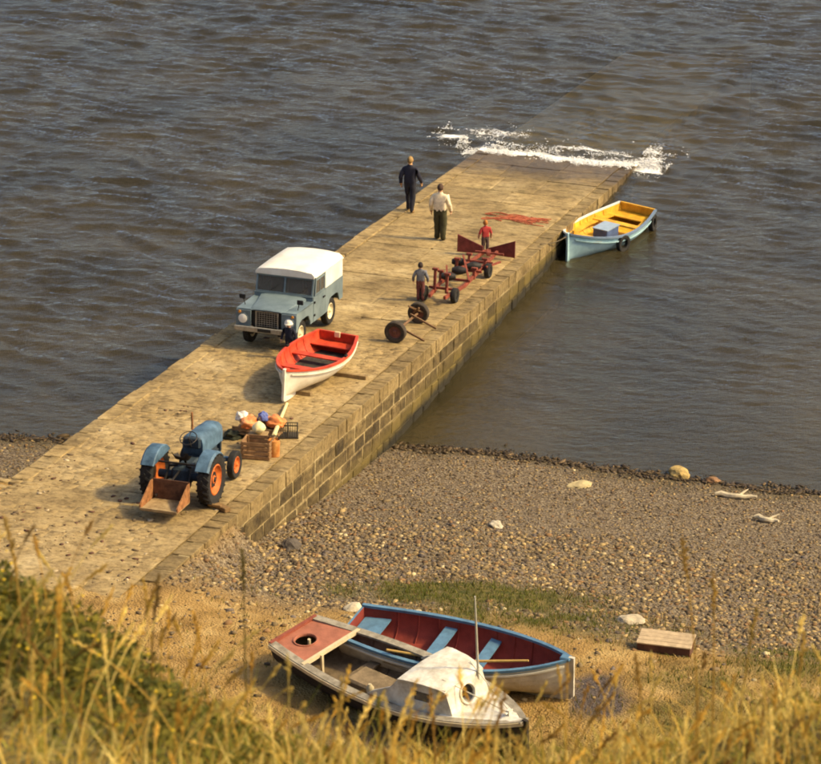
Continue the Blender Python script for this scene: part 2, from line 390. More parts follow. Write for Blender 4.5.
# ------------------------------------------------------------------ slipway
slip = empty('slipway', SF, 'sloping stone slipway running down from the beach into the breaking sea', 'slipway')
KS = math.hypot(1, K)
def deck_material(name, tones, grain=(1.25, .5, 1), tidal=False):
    m = bpy.data.materials.new(name); m.use_nodes = True; n = m.node_tree; L = n.links.new; b = n.nodes['Principled BSDF']
    tc = n.nodes.new('ShaderNodeTexCoord'); tc.object = slip
    geo = n.nodes.new('ShaderNodeObjectInfo')
    def nz(s, d=6, sc=(1, 1, 1), r=.6):
        mp = n.nodes.new('ShaderNodeMapping'); mp.inputs['Scale'].default_value = sc; L(tc.outputs['Object'], mp.inputs['Vector'])
        k = n.nodes.new('ShaderNodeTexNoise'); k.inputs['Scale'].default_value = s; k.inputs['Detail'].default_value = d; k.inputs['Roughness'].default_value = r; L(mp.outputs[0], k.inputs['Vector']); return k.outputs['Fac']
    def ramp(fac, stops):
        r = n.nodes.new('ShaderNodeValToRGB'); e = r.color_ramp.elements
        while len(e) < len(stops): e.new(.5)
        for k, (p, c) in enumerate(stops): e[k].position = p; e[k].color = (*c, 1)
        L(fac, r.inputs[0]); return r.outputs[0]
    def mix(f, a, c, mode='MIX'):
        k = n.nodes.new('ShaderNodeMix'); k.data_type = 'RGBA'; k.blend_type = mode
        if isinstance(f, float): k.inputs[0].default_value = f
        else: L(f, k.inputs[0])
        L(a, k.inputs[6]); L(c, k.inputs[7]); return k.outputs[2]
    c = ramp(nz(.55, 8, (1, 1, 1), .7), [(.30, tones[0]), (.5, tones[1]), (.72, tones[2])])
    st = ramp(nz(2.2, 8, grain, .75), [(.36, (.40, .37, .33)), (.52, (.92, .92, .92)), (.62, (1, 1, 1))])     # dark streaks across the ramp
    c = mix(.9, c, st, 'MULTIPLY')
    sp = ramp(nz(9., 5, (1, .6, 1), .7), [(.36, (.55, .52, .46)), (.5, (1, 1, 1)), (.68, (1.1, 1.08, 1.0))]); c = mix(.85, c, sp, 'MULTIPLY')
    al = ramp(nz(.9, 7, (1, 1, 1), .75), [(.52, (0, 0, 0)), (.66, (1, 1, 1))])
    # weed and damp near the water: by how far down the ramp
    xyz = n.nodes.new('ShaderNodeSeparateXYZ'); L(tc.outputs['Object'], xyz.inputs[0])
    add = n.nodes.new('ShaderNodeMath'); add.operation = 'MULTIPLY_ADD'; L(nz(1.1, 6), add.inputs[0]); add.inputs[1].default_value = 4.0; L(xyz.outputs['X'], add.inputs[2])
    wet = n.nodes.new('ShaderNodeMapRange'); wet.interpolation_type = 'SMOOTHSTEP'; wet.inputs['From Min'].default_value = -2.2; wet.inputs['From Max'].default_value = 1.2; L(add.outputs[0], wet.inputs['Value'])
    weed = n.nodes.new('ShaderNodeMapRange'); weed.inputs['From Min'].default_value = -12; weed.inputs['From Max'].default_value = -3; L(xyz.outputs['X'], weed.inputs['Value'])
    wm = n.nodes.new('ShaderNodeMath'); wm.operation = 'MULTIPLY'; L(al, wm.inputs[0]); L(weed.outputs[0], wm.inputs[1])
    wc = n.nodes.new('ShaderNodeRGB'); wc.outputs[0].default_value = (.15, .105, .035, 1); c = mix(wm.outputs[0], c, wc.outputs[0])
    wd = n.nodes.new('ShaderNodeRGB'); wd.outputs[0].default_value = (.40, .37, .34, 1)
    cw = mix(1.0, c, wd.outputs[0], 'MULTIPLY'); c = mix(wet.outputs[0], c, cw)
    sub = n.nodes.new('ShaderNodeMapRange'); sub.inputs['From Min'].default_value = 0.6; sub.inputs['From Max'].default_value = 2.2; L(xyz.outputs['X'], sub.inputs['Value'])
    sg = n.nodes.new('ShaderNodeRGB'); sg.outputs[0].default_value = (.70, .62, .30, 1); c = mix(sub.outputs[0], c, sg.outputs[0])
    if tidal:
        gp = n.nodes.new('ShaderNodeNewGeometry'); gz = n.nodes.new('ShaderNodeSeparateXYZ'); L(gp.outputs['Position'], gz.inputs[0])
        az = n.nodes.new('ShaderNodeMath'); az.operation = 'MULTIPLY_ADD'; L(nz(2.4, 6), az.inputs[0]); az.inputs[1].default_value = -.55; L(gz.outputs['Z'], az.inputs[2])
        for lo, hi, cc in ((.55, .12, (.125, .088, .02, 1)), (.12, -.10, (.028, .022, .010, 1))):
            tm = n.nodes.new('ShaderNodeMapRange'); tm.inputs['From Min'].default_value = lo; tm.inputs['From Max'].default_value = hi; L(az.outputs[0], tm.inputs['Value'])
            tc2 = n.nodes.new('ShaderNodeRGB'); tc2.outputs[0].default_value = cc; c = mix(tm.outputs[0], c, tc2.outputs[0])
    rnd = n.nodes.new('ShaderNodeMapRange'); rnd.inputs['To Min'].default_value = .62 if tidal else .82; rnd.inputs['To Max'].default_value = 1.3 if tidal else 1.14; L(geo.outputs['Random'], rnd.inputs['Value'])
    vm = n.nodes.new('ShaderNodeVectorMath'); vm.operation = 'SCALE'; L(c, vm.inputs[0]); L(rnd.outputs[0], vm.inputs['Scale']); L(vm.outputs[0], b.inputs['Base Color'])
    rr = n.nodes.new('ShaderNodeMapRange'); rr.inputs['To Min'].default_value = .9; rr.inputs['To Max'].default_value = .32; L(wet.outputs[0], rr.inputs['Value']); L(rr.outputs[0], b.inputs['Roughness'])
    b.inputs['Specular IOR Level'].default_value = .35
    bp = n.nodes.new('ShaderNodeBump'); bp.inputs['Strength'].default_value = .8; bp.inputs['Distance'].default_value = .05; L(nz(7, 8, (1, .7, 1), .75), bp.inputs['Height'])
    L(bp.outputs[0], b.inputs['Normal'])
    return m
deck_m = deck_material('worn_deck', [(.21, .142, .054), (.39, .275, .115), (.57, .435, .215)])
sett_m = deck_material('worn_setts', [(.27, .185, .076), (.42, .298, .128), (.56, .425, .215)], (1.2, .8, 1))
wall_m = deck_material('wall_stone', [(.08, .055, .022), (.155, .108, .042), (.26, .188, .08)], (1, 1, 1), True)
cope_m = deck_material('coping_stone', [(.17, .115, .046), (.30, .21, .085), (.46, .34, .16)])
mortar_m = deck_material('lime_mortar', [(.28, .20, .09), (.50, .38, .18), (.68, .55, .30)], (1, 1, 1), True)
core_m = deck_material('rubble_core', [(.20, .14, .06), (.30, .21, .09), (.38, .28, .12)], (1, 1, 1))

def slip_local(t, u, h): return (-t * KS, u, h)
# core of the ramp: a sloping body down into the sea bed, its right face carries the mortar
c_ = MB(); secs = []
for t in (-20, -12, -3, 0, 6, 12, 18, 24, 30, 36, 42):
    b = -4.5 if t < 24 else -3.0
    secs.append([slip_local(t, .22, -.05), slip_local(t, SW - .2, -.05), slip_local(t, SW - .12, b), slip_local(t, .16, b)])
c_.loft(secs, closed=True, caps=True).build('core', core_m, slip)
mo = MB()
for k in range(38):
    t0, t1 = k, k + 1; d = 2.2
    mo.add([slip_local(t0, .014, -.03), slip_local(t1, .014, -.03), slip_local(t1, .008, -d), slip_local(t0, .008, -d),
            slip_local(t0, .25, -.03), slip_local(t1, .25, -.03), slip_local(t1, .25, -d), slip_local(t0, .25, -d)],
           [(0, 1, 2, 3), (0, 4, 5, 1), (0, 3, 7, 4), (1, 5, 6, 2)])
mo.build('mortar_bed', mortar_m, slip)

# stone shapes shared by the blocks: a unit block with broken edges and a slightly bulging face
def block_mesh(name, seed, j=1.0):
    r = random.Random(seed); bm = bmesh.new(); bmesh.ops.create_cube(bm, size=1.0)
    bmesh.ops.bevel(bm, geom=bm.edges[:], offset=.055 if j > .5 else .03, segments=1, affect='EDGES')
    for v in bm.verts: v.co += Vector((r.uniform(-.03, .03) * j, r.uniform(-.035, .035) * j, r.uniform(-.035, .035) * j))
    me = bpy.data.meshes.new(name); bm.to_mesh(me); bm.free(); return me
def stones_mesh(mt, n, nm, j=1.0):
    out = []
    for i in range(n):
        me = block_mesh(nm, i * 13 + len(nm), j); me.materials.append(mt); out.append(me)
    return out
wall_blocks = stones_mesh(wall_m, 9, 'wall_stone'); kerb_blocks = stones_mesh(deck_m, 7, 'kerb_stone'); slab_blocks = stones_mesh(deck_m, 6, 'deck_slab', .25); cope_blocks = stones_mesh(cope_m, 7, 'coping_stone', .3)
def put_block(name, me, loc, size, rot=(0, 0, 0)):
    o = bpy.data.objects.new(name, me); col.objects.link(o); o.parent = slip; o.location = loc; o.scale = size; o.rotation_euler = rot; return o
heights = [.40, .38, .36, .37, .36, .38]
z0 = .012; nst = 0
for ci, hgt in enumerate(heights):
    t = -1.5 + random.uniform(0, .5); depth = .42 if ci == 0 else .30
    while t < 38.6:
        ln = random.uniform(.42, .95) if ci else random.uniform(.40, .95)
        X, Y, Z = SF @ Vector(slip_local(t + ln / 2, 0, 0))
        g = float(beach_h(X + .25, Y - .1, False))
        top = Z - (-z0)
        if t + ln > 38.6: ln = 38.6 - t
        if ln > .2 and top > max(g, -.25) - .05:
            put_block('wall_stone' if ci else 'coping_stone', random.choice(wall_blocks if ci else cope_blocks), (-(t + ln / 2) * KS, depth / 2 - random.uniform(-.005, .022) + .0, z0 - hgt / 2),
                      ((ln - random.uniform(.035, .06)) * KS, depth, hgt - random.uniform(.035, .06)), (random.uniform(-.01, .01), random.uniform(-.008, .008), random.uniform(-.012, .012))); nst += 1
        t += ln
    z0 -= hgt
# kerb along the left edge
t = -1.0
while t < 34.2:
    ln = random.uniform(.75, 1.25)
    put_block('kerb_stone', random.choice(kerb_blocks), (-(t + ln / 2) * KS, SW - .21 + random.uniform(-.02, .02), -.13 + random.uniform(-.012, .012)), ((ln - .02) * KS, .44, .30), (0, 0, random.uniform(-.012, .012)))
    t += ln
# broad slabs of the lower ramp, two or three to a course
t = -9.0
while t < 21.5:
    ln = random.uniform(1.3, 2.3); us = [.43] + ([random.uniform(2.3, 3.3)] if random.random() < .5 else [random.uniform(1.8, 2.2), random.uniform(3.3, 3.8)]) + [SW - .44]
    for a, b in zip(us[:-1], us[1:]):
        put_block('deck_slab', random.choice(slab_blocks), (-(t + ln / 2) * KS, (a + b) / 2, -.145 + random.uniform(-.008, .006)), ((ln - .010) * KS, b - a - .008, .30),
                  (random.uniform(-.002, .002), random.uniform(-.003, .003), 0))
    t += ln
t_sl = t
# worn setts of the upper ramp: too small to pick apart, real geometry in one part
bv = []; bf = []
t = t_sl + .05
while t < 40.6:
    ln = random.uniform(.17, .24); u = .46 if t < 38.6 else .05
    umax = SW - .44 if t < 34.2 else SW + 1.6 + (t - 34) * .2
    while u < umax:
        wd = random.uniform(.22, .46)
        X, Y, Z = SF @ Vector(slip_local(t, u, 0))
        gone = .02 if t < 36 else .02 + (t - 36) * .2
        if u > SW - .4: gone += .3 + .35 * (u - SW + .4)
        if vnoise(X, Y, .8, 77) * .5 + random.random() * .5 > gone + .0:
            g = .012; hh = random.gauss(0, .0028) + .006 - (.016 if random.random() < .06 else 0) + .010 * (float(vnoise(X, Y, 1.3, 5)) - .5); tl = random.uniform(-.002, .002); b0 = len(bv)
            cx = (t + ln / 2); cu = u + wd / 2; hx = (ln - g) / 2; hu = (wd - g) / 2; e = .014
            for (a, c) in ((-1, -1), (1, -1), (1, 1), (-1, 1)): bv.append(slip_local(cx + a * hx, cu + c * hu, -.009 + hh))
            for (a, c) in ((-1, -1), (1, -1), (1, 1), (-1, 1)): bv.append(slip_local(cx + a * (hx - e) + random.uniform(-.006, .006), cu + c * (hu - e), hh + c * tl))
            for (a, c) in ((-1, -1), (1, -1), (1, 1), (-1, 1)): bv.append(slip_local(cx + a * hx, cu + c * hu, -.12))
            bf += [(b0 + 4, b0 + 5, b0 + 6, b0 + 7)]
            for k in range(4): q = (k + 1) % 4; bf += [(b0 + k, b0 + q, b0 + 4 + q, b0 + 4 + k), (b0 + 8 + k, b0 + 8 + q, b0 + q, b0 + k)]
        u += wd
    t += ln
np_mesh('setts', np.array(bv), np.array(bf), sett_m, kind='stuff', parent=slip)
def bed_h(x, y):
    t = -x / KS; X_ = A0[0] - t * ex[0] + y * ny[0]; Y_ = A0[1] - t * ex[1] + y * ny[1]
    e = sstep(39.2, 40.6, t + (fbm(X_, Y_, 1.2, 147) - .5) * 1.6)
    return .003 + .044 * (fbm(X_, Y_, 1.3, 141, 5) - .47) + .014 * (fbm(X_, Y_, 7.0, 143, 3) - .5) - .14 * e
bV, bF = grid(np.arange(-40.6 * KS, -(t_sl - .3) * KS, .055), np.linspace(.42, SW - .42, 84), bed_h)
np_mesh('sett_bedding', bV, bF, deck_material('bedding_grit', [(.29, .20, .083), (.45, .32, .138), (.61, .465, .238)], (1.1, .95, 1)), smooth=True, parent=slip)

# ------------------------------------------------------------------ broken water at the foot of the ramp
ico = bmesh.new(); bmesh.ops.create_icosphere(ico, subdivisions=1, radius=1.0); ico.verts.index_update()
IV = np.array([v.co[:] for v in ico.verts]); IF = np.array([[v.index for v in f.verts] for f in ico.faces]); ico.free()
def scatter_ico(name, P, S, m, attrs=None, kind='stuff', jit=.34, smooth=False, rotz=True, parent=None):
    """P (n,3) centres, S (n,3) radii; one mesh of many small irregular lumps"""
    n = len(P); k = len(IV)
    v = IV[None] * (1 + rng.uniform(-jit, jit, (n, k, 1))) * S[:, None, :]
    if rotz:
        a = rng.uniform(0, 6.28, n); c, s = np.cos(a)[:, None], np.sin(a)[:, None]
        v = np.stack([v[..., 0] * c - v[..., 1] * s, v[..., 0] * s + v[..., 1] * c, v[..., 2]], -1)
    V = (v + P[:, None, :]).reshape(-1, 3); F = (IF[None] + (np.arange(n) * k)[:, None, None]).reshape(-1, 3)
    at = {q: np.repeat(a_, k, 0) for q, a_ in (attrs or {}).items()}
    return np_mesh(name, V, F, m, at, smooth, kind, parent)
def tu_xy(t, u):
    return A0[0] - t * ex[0] + u * ny[0], A0[1] - t * ex[1] + u * ny[1]
def foam_sheet():
    m = bpy.data.materials.new('lacy_foam'); m.use_nodes = True; n = m.node_tree; L = n.links.new; b = n.nodes['Principled BSDF']
    b.inputs['Base Color'].default_value = (.88, .86, .80, 1); b.inputs['Roughness'].default_value = .7
    tc = n.nodes.new('ShaderNodeTexCoord'); nz = n.nodes.new('ShaderNodeTexNoise'); nz.inputs['Scale'].default_value = 6.5; nz.inputs['Detail'].default_value = 9; nz.inputs['Roughness'].default_value = .72; nz.inputs['Distortion'].default_value = .8
    L(tc.outputs['Object'], nz.inputs['Vector']); at = n.nodes.new('ShaderNodeAttribute'); at.attribute_name = 'dens'
    ad = n.nodes.new('ShaderNodeMath'); ad.operation = 'ADD'; L(nz.outputs['Fac'], ad.inputs[0]); L(at.outputs['Fac'], ad.inputs[1])
    mr = n.nodes.new('ShaderNodeMapRange'); mr.interpolation_type = 'SMOOTHSTEP'; mr.inputs['From Min'].default_value = .78; mr.inputs['From Max'].default_value = 1.08; L(ad.outputs[0], mr.inputs['Value']); L(mr.outputs[0], b.inputs['Alpha'])
    def dens(t, u):
        tc_ = -.14 + (fbm(u, u * 0, 1.1, 81) - .5) * .8; d = t - tc_; win = sstep(-1.15, -.5, u) * sstep(6.4, 5.4, u)
        D = np.where(d > 0, np.exp(-(d / .07) ** 2), np.maximum(np.exp(-(d / .20) ** 2), .62 * np.exp(-(d / .75) ** 2))) * win
        D = np.maximum(D, .80 * np.exp(-((t + .25) / .45) ** 2 - ((u + .5) / .5) ** 2)); D = np.maximum(D, .74 * np.exp(-((t + 1.6) / .5) ** 2 - ((u - 6.8) / .65) ** 2))
        D = np.maximum(D, .56 * np.exp(-((t + 2.5) / .5) ** 2 - ((u - 5.6) / 1.5) ** 2)); D = np.maximum(D, .52 * np.exp(-((t + 1.6) / .5) ** 2 - ((u - 2.0) / 2.2) ** 2))
        return D * (.72 + .5 * fbm(u, t, 1.3, 161))
    tt = np.arange(-4.2, .9, .045); uu = np.arange(-2.0, 8.6, .045); T, U = np.meshgrid(tt, uu); D = dens(T, U); X_, Y_ = tu_xy(T, U)
    on = (U > 0) & (U < SW); Zf = np.maximum(sea_h(X_, Y_), np.where(on, A0[2] + K * T + .004, -9)) + .012 + .05 * np.clip(D - .5, 0, 1) * fbm(U, T, 5., 163)
    V = np.c_[X_.ravel(), Y_.ravel(), Zf.ravel()]; i = np.arange(V.shape[0]).reshape(T.shape)
    F = np.c_[i[:-1, :-1].ravel(), i[:-1, 1:].ravel(), i[1:, 1:].ravel(), i[1:, :-1].ravel()]; Df = D.ravel(); F = F[Df[F].max(1) > .12]
    us, inv = np.unique(F, return_inverse=True); o = np_mesh('foam_wash', V[us], inv.reshape(F.shape), m, dict(dens=Df[us]), smooth=True, kind='stuff')
    return tag(o, 'lacy white wash spread over the foot of the slipway', 'foam')
foam_sheet()
foam_m = mat('sea_foam', (.90, .88, .82), .75, .08, 9., .2)
fp = []
def foam(n, t, u, st, su, cut=.0):
    tt = t + rng.normal(0, 1, n) * st; uu = u + (rng.uniform(-1, 1, n) * su)
    tt = tt + (fbm(uu, uu * 0, 1.1, 81) - .5) * 1.1 + .06 * (uu - 2.7)*0
    k = fbm(uu, tt, 2.9, 85, 5) > cut + .0; fp.append(np.c_[tt[k], uu[k]])
foam(5000, -.12, 2.6, .13, 3.3, .36); foam(3500, -.50, 2.6, .34, 3.4, .50); foam(1200, -1.3, 1.0, .5, 2.4, .57); foam(800, -1.3, 4.6, .6, 1.6, .59)
foam(1500, -.15, -.45, .40, .62, .46); foam(1200, -1.3, -.15, .5, .25, .45)
foam(700, -1.6, 6.9, .5, .75, .53); foam(700, -2.5, 5.9, .5, 1.6, .60); foam(1400, -1.2, 5.9, .35, .5, .53)
fp = np.concatenate(fp); fx, fy = tu_xy(fp[:, 0], fp[:, 1])
fz = np.maximum(sea_h(fx, fy), A0[2] + K * fp[:, 0] * ((fp[:, 1] > 0) & (fp[:, 1] < SW)) - 9 * ((fp[:, 1] <= 0) | (fp[:, 1] >= SW))) + .01
hop = np.exp(rng.normal(-4.3, .8, len(fz))); fz = fz + np.minimum(hop, .22)
fs = rng.uniform(.005, .017, len(fz)) * (1 + .6 * (rng.random(len(fz)) < .12))
fo = scatter_ico('sea_foam', np.c_[fx, fy, fz], np.c_[fs * 1.7, fs * 1.2, fs * .45], foam_m, smooth=True)
tag(fo, 'white foam of the wave breaking across the foot of the slipway', 'foam')

# ------------------------------------------------------------------ shingle
def pick_cols(n, pal, wts):
    pal = np.array(pal); i = rng.choice(len(pal), n, p=np.array(wts) / sum(wts)); return pal[i] * rng.uniform(.75, 1.25, (n, 1))
st_m = attr_mat('beach_stone', 'tone', .88, .25, 18., .35)
PAL = [(.10, .070, .040), (.165, .115, .058), (.235, .165, .078), (.36, .25, .105), (.48, .38, .20), (.21, .12, .052), (.14, .108, .082)]
def strew(n, xr, yr, prob, smin, smax, pw=2.2):
    X = rng.uniform(*xr, n); Y = rng.uniform(*yr, n); keep = rng.random(n) < prob(X, Y)
    t, u = slip_tu(X, Y); keep &= ~((u > -.02) & (u < 5.6) & (t < 39.0)); keep &= (beach_h(X, Y) > -.12)
    X = X[keep]; Y = Y[keep]; s = smin + (smax - smin) * rng.random(len(X)) ** pw; return X, Y, s
def pr_coarse(X, Y):
    d = shore_y(X) - Y; return sstep(5.0, 8.0, d + (fbm(X, Y, .5, 91) - .5) * 3) * (1 - .93 * sstep(12.6, 15.2, d + (fbm(X, Y, .6, 12) - .5) * 2.2)) * np.clip(1 - 1.15 * turf_w(X, Y), 0, 1) * (1 - .9 * sstep(33.8, 34.5, slip_tu(X, Y)[0]) * sstep(-.2, .5, slip_tu(X, Y)[1]))
def pr_fine(X, Y):
    d = shore_y(X) - Y; return sstep(-.3, .6, d) * (1 - .75 * sstep(6.5, 9, d))
xa, ya, sa = strew(60000, (-13, 13), (43.5, 60), pr_coarse, .017, .070, 2.6)
xb, yb, sb = strew(36000, (-13, 13), (51, 64), pr_fine, .014, .045, 2.5)
tn = np.r_[pick_cols(len(xa), PAL, [3, 5, 6, 4, .6, 3, 2]), pick_cols(len(xb), PAL, [4, 6, 5, 1.5, .2, 2, 4])]
X = np.r_[xa, xb]; Y = np.r_[ya, yb]; S = np.r_[sa, sb]; Z = beach_h(X, Y) + S * .12
sh = scatter_ico('shingle', np.c_[X, Y, Z], np.c_[S * rng.uniform(.9, 1.5, len(S)), S, S * rng.uniform(.35, .65, len(S))], st_m, dict(tone=tn), jit=.45)
tag(sh, 'brown and grey shingle of the beach beside the slipway', 'shingle')
# loose stones on the dirt at the head of the ramp
X = rng.uniform(-12, 0, 2600); Y = rng.uniform(44.5, 53, 2600); t, u = slip_tu(X, Y)
k = (t > 34.3) & (rng.random(2600) < .15 + .6 * sstep(.45, .7, fbm(X, Y, .8, 95)) * sstep(37, 40, t)) & ((t > 39.2) | (u > 5.6)); X = X[k]; Y = Y[k]
S = .02 + .07 * rng.random(len(X)) ** 3
lo = scatter_ico('loose_stones', np.c_[X, Y, beach_h(X, Y) + S * .2], np.c_[S * 1.2, S, S * .6], st_m, dict(tone=pick_cols(len(X), PAL, [3, 4, 4, 3, 2, 2, 2])))
tag(lo, 'loose stones scattered over the dirt at the head of the slipway', 'stones')

n = 2400; t_ = 22 + 18 * rng.random(n) ** .7; u_ = rng.uniform(.5, 9.5, n); X, Y = tu_xy(t_, u_); k = ((u_ < 5.0) | (t_ > 34.6)) & (fbm(X, Y, .9, 151) + .25 * sstep(30, 40, t_) > .50 + .25 * rng.random(n)); X = X[k]; Y = Y[k]; t_ = t_[k]; n = len(X)
S = .012 + .045 * rng.random(n) ** 4; gr = scatter_ico('stone_chips', np.c_[X, Y, A0[2] + K * t_ + .012 + S * .1], np.c_[S * 1.5, S, S * .30], st_m, dict(tone=pick_cols(n, [(.13, .065, .04), (.16, .11, .06), (.27, .19, .10), (.48, .37, .22)], [5, 4, 3, 2])), jit=.45)
tag(gr, 'stone chips and grit lying on the upper part of the slipway', 'grit')

# a few larger stones one can point at
def boulder(name, x, y, r, c, label, seed, flat=.55, cat='stone', group=None):
    bm = bmesh.new(); bmesh.ops.create_icosphere(bm, subdivisions=3, radius=1.0)
    for v in bm.verts:
        q = mnoise.noise(v.co * 1.3 + Vector((seed, 0, 0))) * .35 + mnoise.noise(v.co * 3.1 + Vector((seed, 4, 0))) * .12
        v.co *= (1 + q); v.co = Vector((v.co.x * r * 1.25, v.co.y * r * .9, v.co.z * r * flat))
    me = bpy.data.meshes.new(name); bm.to_mesh(me); bm.free(); me.materials.append(mat('stone_%d' % seed, c, .9, .25, 7., .4))
    o = bpy.data.objects.new(name, me); col.objects.link(o); o.location = (x, y, float(beach_h(x, y)) + r * flat * .35); o.rotation_euler = (0, 0, seed)
    return tag(o, label, cat, group)
boulder('pale_stone', -1.15, 48.5, .17, (.50, .42, .28), 'pale stone on the dirt just behind the stern of the beached open boat', 1)
boulder('pale_stone', 1.95, 55.6, .16, (.50, .43, .30), 'pale stone alone in the middle of the shingle', 2)
boulder('pale_stone', 4.42, 48.4, .24, (.46, .38, .25), 'large flat pale stone behind the wooden hatch', 3, .4)
boulder('pale_stone', .1, 48.0, .13, (.44, .36, .22), 'small pale stone in the green turf patch', 4)
boulder('ochre_boulder', 6.6, 60.75, .27, (.42, .29, .10), 'ochre boulder at the water line among the seaweed', 5, .6)
boulder('brown_boulder', 7.4, 60.3, .15, (.24, .13, .06), 'small reddish boulder at the water line next to the ochre one', 6, .6)
boulder('flat_stone', 4.1, 59.6, .26, (.43, .34, .17), 'flat ochre slab of stone on the shingle just above the seaweed line', 7, .25)
boulder('dark_boulder', -2.6, 53.4, .22, (.10, .08, .06), 'dark boulder at the foot of the slipway wall', 8, .5)
drift_m = mat('bleached_wood', (.55, .46, .30), .85, .2, 9., .3)
for (x, y, a, l, lab) in ((7.8, 59.0, -12, 1.0, 'long bleached driftwood log lying along the tide line'), (8.3, 57.2, -28, .6, 'short bleached driftwood branch on the shingle above the log')):
    b = MB(); pts = [(l * (k / 7 - .5), .04 * math.sin(k * 1.3), .02 * math.sin(k * 2.1)) for k in range(8)]; b.tube(pts, [.045, .07, .075, .07, .06, .06, .05, .03], 8)
    b.tube([pts[4], (pts[4][0] + .12, .16, .06), (pts[4][0] + .2, .22, .1)], [.035, .025, .012], 6)
    o = b.build('driftwood', drift_m, smooth=True); o.location = (x, y, float(beach_h(x, y)) + .07); o.rotation_euler = (0, 0, R(a)); tag(o, lab, 'driftwood')

# seaweed thrown up along the water line
n = 3600; X = rng.uniform(-13, 13, n); off = rng.normal(0, .13, n) * (.4 + 1.4 * vnoise(X, X * 0, 1.7, 107)) + .05 + (fbm(X, X * 0, .8, 101) - .5) * .7
Y = shore_y(X) - off - .1; t, u = slip_tu(X, Y); k = ~((u > -.05) & (u < 5.6)) & (vnoise(X, X * 0, .9, 103) > .12); X = X[k]; Y = Y[k]
S = rng.uniform(.015, .06, len(X)) * (1 + (rng.random(len(X)) < .06)); Z = np.maximum(beach_h(X, Y), 0) + .012 + rng.random(len(X)) * .02
wd = scatter_ico('seaweed', np.c_[X, Y, Z], np.c_[S * 1.5, S * .7, S * .28], attr_mat('wrack', 'tone', .6, .3, 20., .3), dict(tone=pick_cols(len(X), [(.045, .03, .015), (.08, .052, .022), (.14, .09, .04)], [4, 3, 1])), jit=.5)
tag(wd, 'dark line of seaweed along the edge of the water', 'seaweed')

# ================================================================== objects
rubber = mat('tyre_rubber', (.022, .020, .018), .85, .3, 12., .2)
iron = mat('dark_iron', (.035, .03, .026), .6, .3, 12., .2, .3)
rust = mat('rusted_steel', (.27, .105, .035), .85, .4, 7., .35, c2=(.42, .19, .07))
def tyre_mesh(mb, r, w, rim, c=(0, 0, 0), n=28):
    mb.lathe([(-w * .36, rim), (-w * .5, rim + (r - rim) * .35), (-w * .5, r * .93), (-w * .40, r * .985), (0, r), (w * .40, r * .985), (w * .5, r * .93), (w * .5, rim + (r - rim) * .35), (w * .36, rim)], n, 'Y', c)
    return mb
def wheel(parent, pos, r, w, rim, rim_m, lugs=0, side=1, name='wheel', dish=.05, rot=0.0, label=None):
    t = MB(); tyre_mesh(t, r, w, rim)
    t.lathe([(-w * .36, rim), (w * .36, rim)], 28, 'Y')
    if lugs:
        for k in range(lugs):
            for sgn in (-1, 1):
                a = 2 * math.pi * (k + (.5 if sgn > 0 else 0)) / lugs
                p = Vector((math.cos(a) * r, sgn * w * .02, math.sin(a) * r)); a2 = a + sgn * .0 + .16
                q = Vector((math.cos(a2) * r * .965, sgn * w * .5, math.sin(a2) * r * .965)); t.bar(p, q, .05, .05)
    o = t.build(name, rubber, parent, True, label, 35); o.location = pos; o.rotation_euler = (0, rot, 0)
    d = MB(); s = side
    d.lathe([(s * w * .40, rim * 1.02), (s * w * .44, rim * .94), (s * w * .30, rim * .90), (s * (w * .5 - dish - .04), rim * .62), (s * (w * .5 - dish - .02), rim * .3), (s * (w * .5 - dish + .02), rim * .26), (s * (w * .5 - dish + .03), .001)], 24, 'Y')
    d.lathe([(-s * w * .40, rim * 1.02), (-s * w * .2, rim * .9), (s * w * .1, rim * .6), (s * w * .1, .001)], 24, 'Y')
    d.build('rim', rim_m, o, True)
    h = MB(); h.lathe([(s * (w * .5 - dish - .03), .001), (s * (w * .5 - dish - .03), rim * .5), (s * (w * .5 - dish + .004), rim * .5), (s * (w * .5 - dish + .004), .001)], 16, 'Y')
    for k in range(5):
        a = 2 * math.pi * k / 5; h.sphere((math.cos(a) * rim * .45, s * (w * .5 - dish + .0), math.sin(a) * rim * .45), .016 if r < .5 else .024, 6, 4)
    h.sphere((0, s * (w * .5 - dish + .03), 0), (rim * .17, .035, rim * .17), 10, 6)
    h.build('hub', iron if lugs else rim_m, o, True)
    return o

# ---------------------------------------------------------------- off-road car
glass_m = bpy.data.materials.new('window_glass'); glass_m.use_nodes = True
_n = glass_m.node_tree; _b = _n.nodes['Principled BSDF']; _b.inputs['Base Color'].default_value = (.16, .15, .13, 1); _b.inputs['Roughness'].default_value = .1  # grey base colour paints reflected brightness into the panes
_t = _n.nodes.new('ShaderNodeBsdfTransparent'); _t.inputs[0].default_value = (.7, .7, .66, 1); _mx = _n.nodes.new('ShaderNodeMixShader'); _mx.inputs[0].default_value = .35
_nz = _n.nodes.new('ShaderNodeTexNoise'); _nz.inputs['Scale'].default_value = 5; _mr = _n.nodes.new('ShaderNodeMapRange'); _mr.inputs['To Min'].default_value = .45; _mr.inputs['To Max'].default_value = .7
_n.links.new(_nz.outputs[0], _mr.inputs[0]); _n.links.new(_mr.outputs[0], _mx.inputs[0])
_n.links.new(_t.outputs[0], _mx.inputs[1]); _n.links.new(_b.outputs[0], _mx.inputs[2]); _n.links.new(_mx.outputs[0], _n.nodes['Material Output'].inputs[0])
